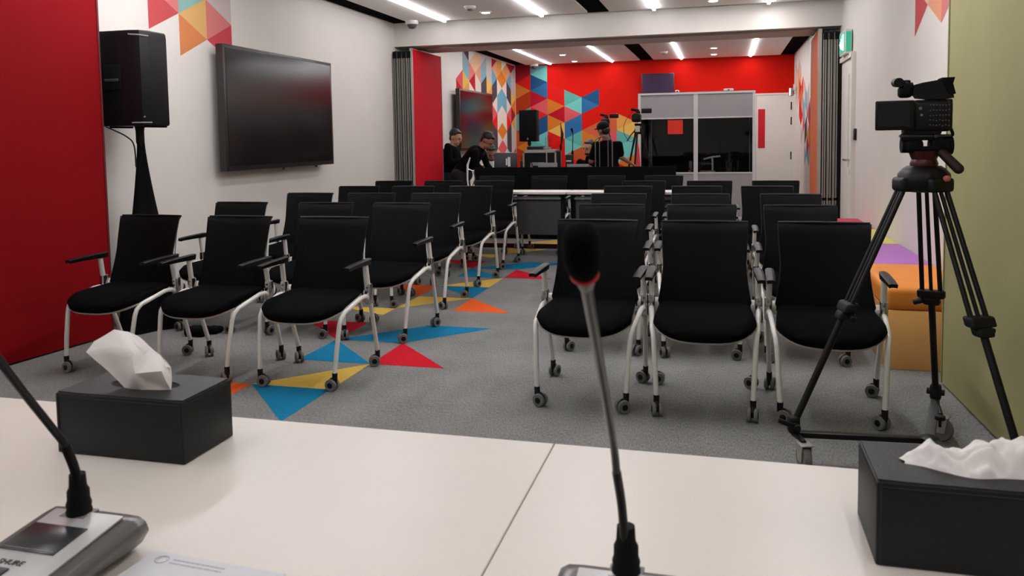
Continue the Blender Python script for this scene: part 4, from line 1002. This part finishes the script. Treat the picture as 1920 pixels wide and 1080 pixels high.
# camcorders in the far room
def small_cam(xp, yp, Y, label, lab2, flip=1, paper=False, hz=None):
    p = aty(xp, yp, Y)   # camera body centre
    t = thing('camera_tripod', lab2, 'tripod', (p.x, Y, 0)); zc = p.z; zt = zc-.14
    MB().lathe([(.04, zt-.16), (.06, zt-.13), (.05, zt-.08), (.035, zt-.06), (.05, zt-.02), (.05, zt)], 14).build('fluid_head', BLACKM, t)
    for a in (1.45*PI, .1*PI, .78*PI):
        c_, s_ = math.cos(a), math.sin(a); MB().tube([(c_*.05, s_*.05, zt-.14), (c_*.25, s_*.25, zt*.45), (c_*.42, s_*.42, .012)], [.015, .013, .011], 8).build('leg', BLACK, t)
        MB().box((c_*.235, s_*.235, zt*.5), (.05, .05, .05), r=.01).build('leg_clamp', BLACK, t)
    MB().tube([(0, 0, zt-.05), (-.10*flip, -.12, zt-.18), (-.14*flip, -.2, zt-.26)], .009, 8).build('pan_handle', BLACK, t)
    if paper: MB().box((.0, -.062, zt-.08), (.07, .003, .09)).build('paper_card', WHITEMETAL, t, smooth=0)
    v = thing('video_camera', label, 'camera', (p.x, Y, zt))
    MB().box((-.02*flip, 0, .085), (.13, .20, .13), r=.03, seg=3).build('body', BLACK, v)
    MB().cyl((-.02*flip, .1, .085), (-.02*flip, .17, .085), .045, 18).build('lens', BLACKM, v)
    MB().box((.0, 0, .175), (.06, .16, .03), r=.01).box((.02*flip, 0, .15), (.03, .05, .05), r=.005).build('top_handle', BLACK, v)
    MB().box((.13*flip, -.02, .185), (.15, .025, .07), r=.006).build('flip_screen', BLACK, v)
    MB().tube([(-.1*flip, .0, .215), (-.04*flip, 0, .20), (.02*flip, 0, .20)], [.02, .02, .012], 10).build('microphone', BLACKM, v)
    return t, v
t2, v2 = small_cam(1196, 214, 12.1, 'black camcorder with side screen on the tripod in front of the booth', 'black camera tripod in front of the left booth edge', 1, True)
cbl = MB().tube(bez([(v2.location.x-.05, 12.0, v2.location.z+.2), (v2.location.x-.18, 11.98, v2.location.z+.02), (v2.location.x-.19, 11.98, v2.location.z-.15), (v2.location.x-.10, 12.0, v2.location.z-.27), (v2.location.x-.04, 12.05, v2.location.z-.2)], 24), .004, 6).build('camera_cable', BLACK, None, loc=v2.location)
tag(cbl, 'thin black cable looping beside the camcorder in front of the booth', 'cable')
t3, v3 = small_cam(1137, 223, 13.3, 'black camcorder with microphone above the cap of the seated cameraman', 'black tripod hidden behind the seated cameraman', 1, False)

# ================================================================ PEOPLE
def remesh(mb, name, m, parent, vox=.010, sm=6):
    o = mb.build(name+'_src', m, None, smooth=0)
    r = o.modifiers.new('r', 'REMESH'); r.mode = 'VOXEL'; r.voxel_size = vox
    s = o.modifiers.new('s', 'SMOOTH'); s.iterations = sm; s.factor = .5
    dg = bpy.context.evaluated_depsgraph_get(); me = bpy.data.meshes.new_from_object(o.evaluated_get(dg)); me.name = name
    if not me.materials: me.materials.append(m)
    me.polygons.foreach_set('use_smooth', [True]*len(me.polygons))
    bpy.data.objects.remove(o); n = bpy.data.objects.new(name, me); COL.objects.link(n); n.parent = parent
    return n
def hand(mb, wrist, direc, palm_n, s=1., curl=.5, thumb=1):
    d = Vector(direc).normalized(); nrm = Vector(palm_n); nrm = (nrm-d*nrm.dot(d)).normalized(); sd = d.cross(nrm)*thumb; wrist = Vector(wrist)
    for k in (-1, -.33, .33, 1): mb.cap(wrist+d*.01+sd*k*.018*s, wrist+d*.085*s+sd*k*.030*s, .013*s, .0115*s)
    for k, L in ((-1, .062), (-.33, .076), (.33, .082), (1, .072)):
        b0 = wrist+d*.088*s+sd*k*.030*s; e1 = b0+(d*math.cos(curl*.6)+nrm*math.sin(curl*.6))*L*.5*s; e2 = e1+(d*math.cos(curl*1.6)+nrm*math.sin(curl*1.6))*L*.5*s
        mb.cap(b0, e1, .0092*s, .0086*s); mb.cap(e1, e2, .0086*s, .0072*s)
    t0 = wrist+d*.03*s+sd*.028*s; t1 = t0+(d*.6+sd*.7+nrm*.3).normalized()*.04*s; t2_ = t1+(d*.9+sd*.2+nrm*.4).normalized()*.03*s
    mb.cap(t0, t1, .0125*s, .0105*s); mb.cap(t1, t2_, .0105*s, .0085*s)
def person(label, base, J, shirt, skin, short=False, hair='short', look=(1, 0, -.3), hands=True, beard=False, curl=.6):
    """J: world joints: pelvis chest neck head sL eL wL sR eR wR hL kL aL hR kR aR"""
    t = thing('person', label, 'person', base); o = Vector(base); G = {k: Vector(v)-o for k, v in J.items()}
    lk = Vector(look).normalized(); up = (G['head']-G['neck']).normalized(); up = (up-lk*up.dot(lk)).normalized(); rt = lk.cross(up)
    R3 = Matrix((rt, lk, up)).transposed()
    H = G['head']
    b = MB()
    b.ell(H+up*.018-lk*.012, (.076, .094, .098), R=R3, n=20, m=14); b.ell(H-up*.055+lk*.028, (.055, .062, .058), R=R3); b.ell(H-up*.088+lk*.062, (.026, .024, .020), R=R3)
    b.ell(H-up*.012+lk*.093, (.012, .018, .026), R=R3); b.ell(H-up*.025+lk*.104, (.015, .013, .011), R=R3); b.ell(H+up*.02+lk*.074, (.05, .018, .012), R=R3)
    b.ell(H-up*.055+lk*.083, (.026, .012, .010), R=R3)
    for s in (-1, 1): b.ell(H-up*.005+rt*s*.078-lk*.012, (.010, .018, .030), R=R3)
    b.cap(G['neck']-up*.05, H-up*.06-lk*.015, .058, .052)
    b.cap(G['chest'], G['neck']-(G['neck']-G['chest'])*.2, .06, .05); b.cap(G['pelvis'], G['chest'], .08, .08)
    for s in 'LR':
        ra = .042 if short else .030; b.cap(G['s'+s]-Vector((0, 0, .02)), G['e'+s], ra*.85, ra); b.cap(G['e'+s], G['w'+s], ra*.98, .025); b.cap(G['chest'], G['s'+s]-Vector((0, 0, .02)), .035, .030)
        b.cap(G['pelvis'], G['h'+s], .09, .08); b.cap(G['h'+s], G['k'+s], .075, .05); b.cap(G['k'+s], G['a'+s], .05, .035)
        if hands:
            fd = (G['w'+s]-G['e'+s]).normalized(); hand(b, G['w'+s], fd, Vector((0, 0, -1)) if abs(fd.z) < .8 else lk, 1., curl, 1 if s == 'L' else -1)
        ft = Vector((lk.x, lk.y, 0)).normalized(); b.cap(G['a'+s]+Vector((0, 0, -.02)), G['a'+s]+ft*.12+Vector((0, 0, -.04)), .035, .03)
    remesh(b, 'body', skin, t, .0085, 4)
    # shirt
    sh = MB(); ch = G['chest']; pv = G['pelvis']; shv = (G['sR']-G['sL']).normalized()
    for f_ in (0, .2, .4, .6, .8, 1.):
        c_ = pv.lerp(ch, f_); w_ = lerp(.155, .17, f_); fw = (ch-pv).cross(shv).normalized()
        R_ = Matrix((shv, fw, (ch-pv).normalized())).transposed(); sh.ell(c_, (w_, .125, .12), R=R_)
    for s in 'LR':
        sh.cap(ch+(G['neck']-ch)*.30, G['s'+s]-Vector((0, 0, .012)), .080, .058)
        end = G['e'+s].lerp(G['s'+s], .25) if short else G['w'+s].lerp(G['e'+s], .12)
        if short: sh.cap(G['s'+s]-Vector((0, 0, .012)), end, .057, .060)
        else: sh.cap(G['s'+s]-Vector((0, 0, .01)), G['e'+s], .058, .048); sh.cap(G['e'+s], end, .052, .038)
    sh.cap(ch, G['neck']-(G['neck']-ch).normalized()*.03, .10, .066)
    remesh(sh, 'shirt', shirt, t, .012, 6)
    tr2 = MB(); tr2.ell(pv-Vector((0, 0, .04)), (.17, .15, .13))
    for s in 'LR': tr2.cap(pv, G['h'+s], .13, .105); tr2.cap(G['h'+s], G['k'+s], .10, .072); tr2.cap(G['k'+s], G['a'+s]+Vector((0, 0, .03)), .072, .058)
    remesh(tr2, 'trousers', TROUSER, t, .014, 6)
    for s in 'LR':
        ft = Vector((lk.x, lk.y, 0)).normalized(); q = MB(); q.cap(G['a'+s]+Vector((0, 0, -.03))-ft*.03, G['a'+s]+ft*.15+Vector((0, 0, -.045)), .045, .038); q.box((0, 0, 0), (.001, .001, .001), M=Matrix.Translation(G['a'+s]))
        remesh(q, 'shoe', BLACKM, t, .010, 3)
    for s in (-1, 1):
        MB().ell(H+up*.002+lk*.083+rt*s*.031, (.012, .007, .007), R=R3).build('eye', mat('dark_eye', (20, 14, 12), .3), t)
        MB().ell(H+up*.022+lk*.088+rt*s*.031, (.017, .004, .003), R=R3).build('eyebrow', HAIR, t)
    if hair in ('short', 'thick'):
        h_ = MB(); k = 1.0 if hair == 'short' else 1.06
        h_.ell(H+up*.048-lk*.034, (.081*k, .090*k, .082*k), R=R3, n=20); h_.ell(H+up*.090+lk*.022, (.060, .046, .026), R=R3); h_.ell(H-up*.02-lk*.062, (.066, .040, .060), R=R3)
        remesh(h_, 'hair', HAIR, t, .009, 3)
    if hair == 'cap':
        h_ = MB(); h_.ell(H-up*.01-lk*.05, (.074, .056, .07), R=R3); remesh(h_, 'hair', HAIR, t, .009, 3)
        c_ = MB(); c_.ell(H+up*.045-lk*.012, (.086, .102, .078), R=R3, n=20); c_.ell(H+up*.030+lk*.10, (.060, .065, .010), R=R3); remesh(c_, 'cap', BLACKM, t, .008, 3)
    if beard:
        h_ = MB(); h_.ell(H-up*.082+lk*.048, (.050, .047, .030), R=R3); h_.ell(H-up*.042+lk*.092, (.020, .008, .004), R=R3); remesh(h_, 'beard', HAIR, t, .008, 2)
    return t
V = Vector
# A: standing behind the crimson leaf, facing right, head bowed
YA = 11.55
hA = aty(855, 258, YA); nA = aty(849, 276, YA); cA = aty(846, 297, YA)
pelA = V((cA.x-.02, YA, .80))
person('person standing at far left in a black long-sleeved shirt, head bowed', (pelA.x, YA, 0),
       dict(pelvis=pelA, chest=V((cA.x, YA, 1.12)), neck=V((nA.x, YA, nA.z-.03)), head=hA, sL=V((cA.x+.01, YA+.17, 1.22)), eL=V((cA.x+.06, YA+.21, .97)), wL=V((cA.x+.27, YA+.08, 1.04)),
            sR=V((cA.x+.01, YA-.17, 1.22)), eR=V((cA.x+.05, YA-.22, .96)), wR=V((cA.x+.26, YA-.06, 1.02)), hL=pelA+V((0, .09, -.06)), hR=pelA+V((0, -.09, -.06)),
            kL=V((pelA.x+.06, YA+.1, .42)), kR=V((pelA.x+.06, YA-.1, .42)), aL=V((pelA.x, YA+.1, .08)), aR=V((pelA.x, YA-.1, .08))),
       BLACKSHIRT, SKIN_L, hair='thick', look=(1, -.25, -.35))
# B: bending forward over the desk end
YBp = 11.15
hB = aty(914, 264, YBp); sB = aty(893, 285, YBp); pB = aty(868, 325, YBp)
person('person in black bending forward over the left end of the desk', (pB.x, YBp, 0),
       dict(pelvis=V((pB.x-.02, YBp, .84)), chest=V((sB.x-.01, YBp, sB.z-.02)), neck=V((sB.x+.09, YBp, sB.z+.06)), head=hB, sL=V((sB.x+.04, YBp+.18, sB.z)), eL=V((sB.x+.10, YBp+.20, .93)), wL=V((sB.x+.26, YBp+.05, .80)),
            sR=V((sB.x+.04, YBp-.18, sB.z)), eR=V((sB.x+.06, YBp-.20, .95)), wR=V((sB.x+.22, YBp-.22, .80)), hL=V((pB.x-.03, YBp+.09, .80)), hR=V((pB.x-.03, YBp-.09, .80)),
            kL=V((pB.x+.03, YBp+.1, .44)), kR=V((pB.x+.0, YBp-.1, .44)), aL=V((pB.x-.02, YBp+.1, .08)), aR=V((pB.x-.05, YBp-.1, .08))),
       BLACKSHIRT, SKIN, hair='thick', look=(.8, -.1, -.75))
def seated(xh, yh, Y, label, shirt, skin, look, rz, **k):
    h_ = aty(xh, yh, Y); f_ = Matrix.Rotation(rz, 3, 'Z')
    zs = h_.z; o = V((h_.x, Y, 0)); P = lambda x, y, z: o+f_ @ V((x, y, 0))+V((0, 0, z))   # local: faces -y
    s0 = k.pop('seat', .50); hh = zs-.22
    J = dict(pelvis=P(0, .10, s0+.10), chest=P(0, .05, hh-.16), neck=P(0, .02, hh+.08), head=h_, sL=P(.17, .05, hh), sR=P(-.17, .05, hh), eL=P(.22, -.05, hh-.26), eR=P(-.22, -.05, hh-.26),
             wL=P(.14, -.27, max(.84, hh-.28)), wR=P(-.14, -.27, max(.84, hh-.28)), hL=P(.09, .06, s0+.06), hR=P(-.09, .06, s0+.06), kL=P(.12, -.36, s0+.05), kR=P(-.12, -.36, s0+.05), aL=P(.12, -.38, max(.08, s0-.40)), aR=P(-.12, -.38, max(.08, s0-.40)))
    J.update(k.pop('over', {}))
    return person(label, tuple(o), J, shirt, skin, look=look, **k)
# C: behind the monitor, white shirt
seated(921, 287, 12.0, 'person in a white shirt seated behind the monitor, face turned down', WHITESHIRT, SKIN, (.35, -.7, -.5), .2, hair='short', beard=True)
# D: seated technician, dark jacket
seated(1104, 277, 12.5, 'person in a dark jacket seated at the desk left of the cameraman', BLACKSHIRT, SKIN_L, (-.45, -.75, -.2), -.2, hair='short', beard=True)
# E: cameraman from behind, cap
YE = 11.5
hE = aty(1131, 243, YE); cE = aty(1139, 288, YE)
P = lambda x, y, z: V((cE.x+x, YE+y, z))
person('cameraman in black cap and T-shirt seen from behind, sitting on a high chair', (cE.x, YE, 0),
       dict(pelvis=P(0, 0, .80), chest=P(0, .02, 1.13), neck=V((hE.x+.035, YE+.02, hE.z-.15)), head=hE, sL=P(-.165, .0, 1.215), sR=P(.165, .0, 1.215),
            eL=V((aty(1108, 306, YE).x, YE+.02, .97)), wL=P(-.12, .24, .98), eR=V((aty(1163, 290, YE).x, YE+.04, 1.03)), wR=V((aty(1181, 306, YE).x, YE+.14, .93)),
            hL=P(-.1, .05, .76), hR=P(.1, .05, .76), kL=P(-.16, .42, .72), kR=P(.16, .42, .72), aL=P(-.16, .40, .34), aR=P(.16, .40, .34)),
       BLACKSHIRT, SKIN, short=True, hair='cap', look=(-.75, .6, -.1))
# F: someone standing behind the booth, only an arm beside it
# chairs for seated people
for xh, Yc, lb, rz in ((921, 12.07, 'black mesh chair under the person in the white shirt', .2), (1104, 12.57, 'black mesh chair under the person in the dark jacket', -.2)):
    chair(aty(xh, 287, Yc).x, Yc, rz, lb, 'chairs of the technicians')
def high_chair(x, y, rz, seatz, topz_, label, tubecol, seatcol):
    t = thing('high_chair', label, 'chair', (x, y, 0), rz)
    MB().box((0, 0, seatz-.03), (.38, .36, .05), r=.02, seg=3).build('seat', seatcol, t)
    for sx in (-1, 1):
        for sy in (-1, 1): MB().tube([(sx*.15, sy*.14, seatz-.05), (sx*.19, sy*.18, 0.0)], .011, 8).build('leg', tubecol, t)
    g = MB(); g.tube([(-.19, -.17, .25), (.19, -.17, .25), (.19, .17, .25), (-.19, .17, .25)], .008, 8, closed=True); g.build('foot_ring', tubecol, t)
    g = MB(); pts = [(-.12, -.185, seatz-.04)] + [(-.12*math.cos(a*PI/10), -.20, topz_-.09+.09*math.sin(a*PI/10)) for a in range(11)] + [(.12, -.185, seatz-.04)]; g.tube(pts, .009, 8)
    g.tube([(-.06, -.19, seatz-.04), (-.06, -.20, topz_-.03)], .006, 8); g.tube([(.06, -.19, seatz-.04), (.06, -.20, topz_-.03)], .006, 8); g.build('tube_back', tubecol, t)
    return t
high_chair(cE.x-.02, YE-.03, 0, .69, aty(1135, 255, YE-.2).z, 'high chair with a bent metal tube back behind the cameraman', mat('dull_grey_tube', (120, 116, 112), .4, metal=.5), BLACKM)
# white framed swivel chair at the left end of the desk
wx = aty(884, 320, 9.86)
ww = thing('swivel_chair', 'white and chrome swivel chair at the left end of the black desk', 'chair', (wx.x, 9.86, 0), .5)
zt2 = aty(884, 295, 9.86).z
MB().tube([(-.02, .02, .50), (-.05, .02, .80), (-.045, .02, zt2-.10), (-.01, .02, zt2)], [.012, .016, .020, .010], 10, flat=.5).build('white_frame', WHITEMETAL, ww)
MB().tube([(-.045, .02, .93), (.03, .02, .90), (.05, .02, .80), (.0, .02, .68), (.03, 0, .56)], .009, 8).build('chrome_arm', CHROME, ww)
MB().box((.05, -.05, .47), (.26, .26, .05), r=.02, seg=3).build('seat', SEATCLOTH, ww)
MB().lathe([(.025, .06), (.022, .44)], 14).build('gas_post', CHROME, ww)
for a in range(5):
    c_, s_ = math.cos(a*2*PI/5+.3), math.sin(a*2*PI/5+.3); MB().tube([(0, 0, .09), (c_*.2, s_*.2, .06)], [.018, .012], 8).build('base_arm', CHROME, ww); MB().cyl((c_*.2-.012, s_*.2, .028), (c_*.2+.012, s_*.2, .028), .028, 14).build('caster', BLACKM, ww)
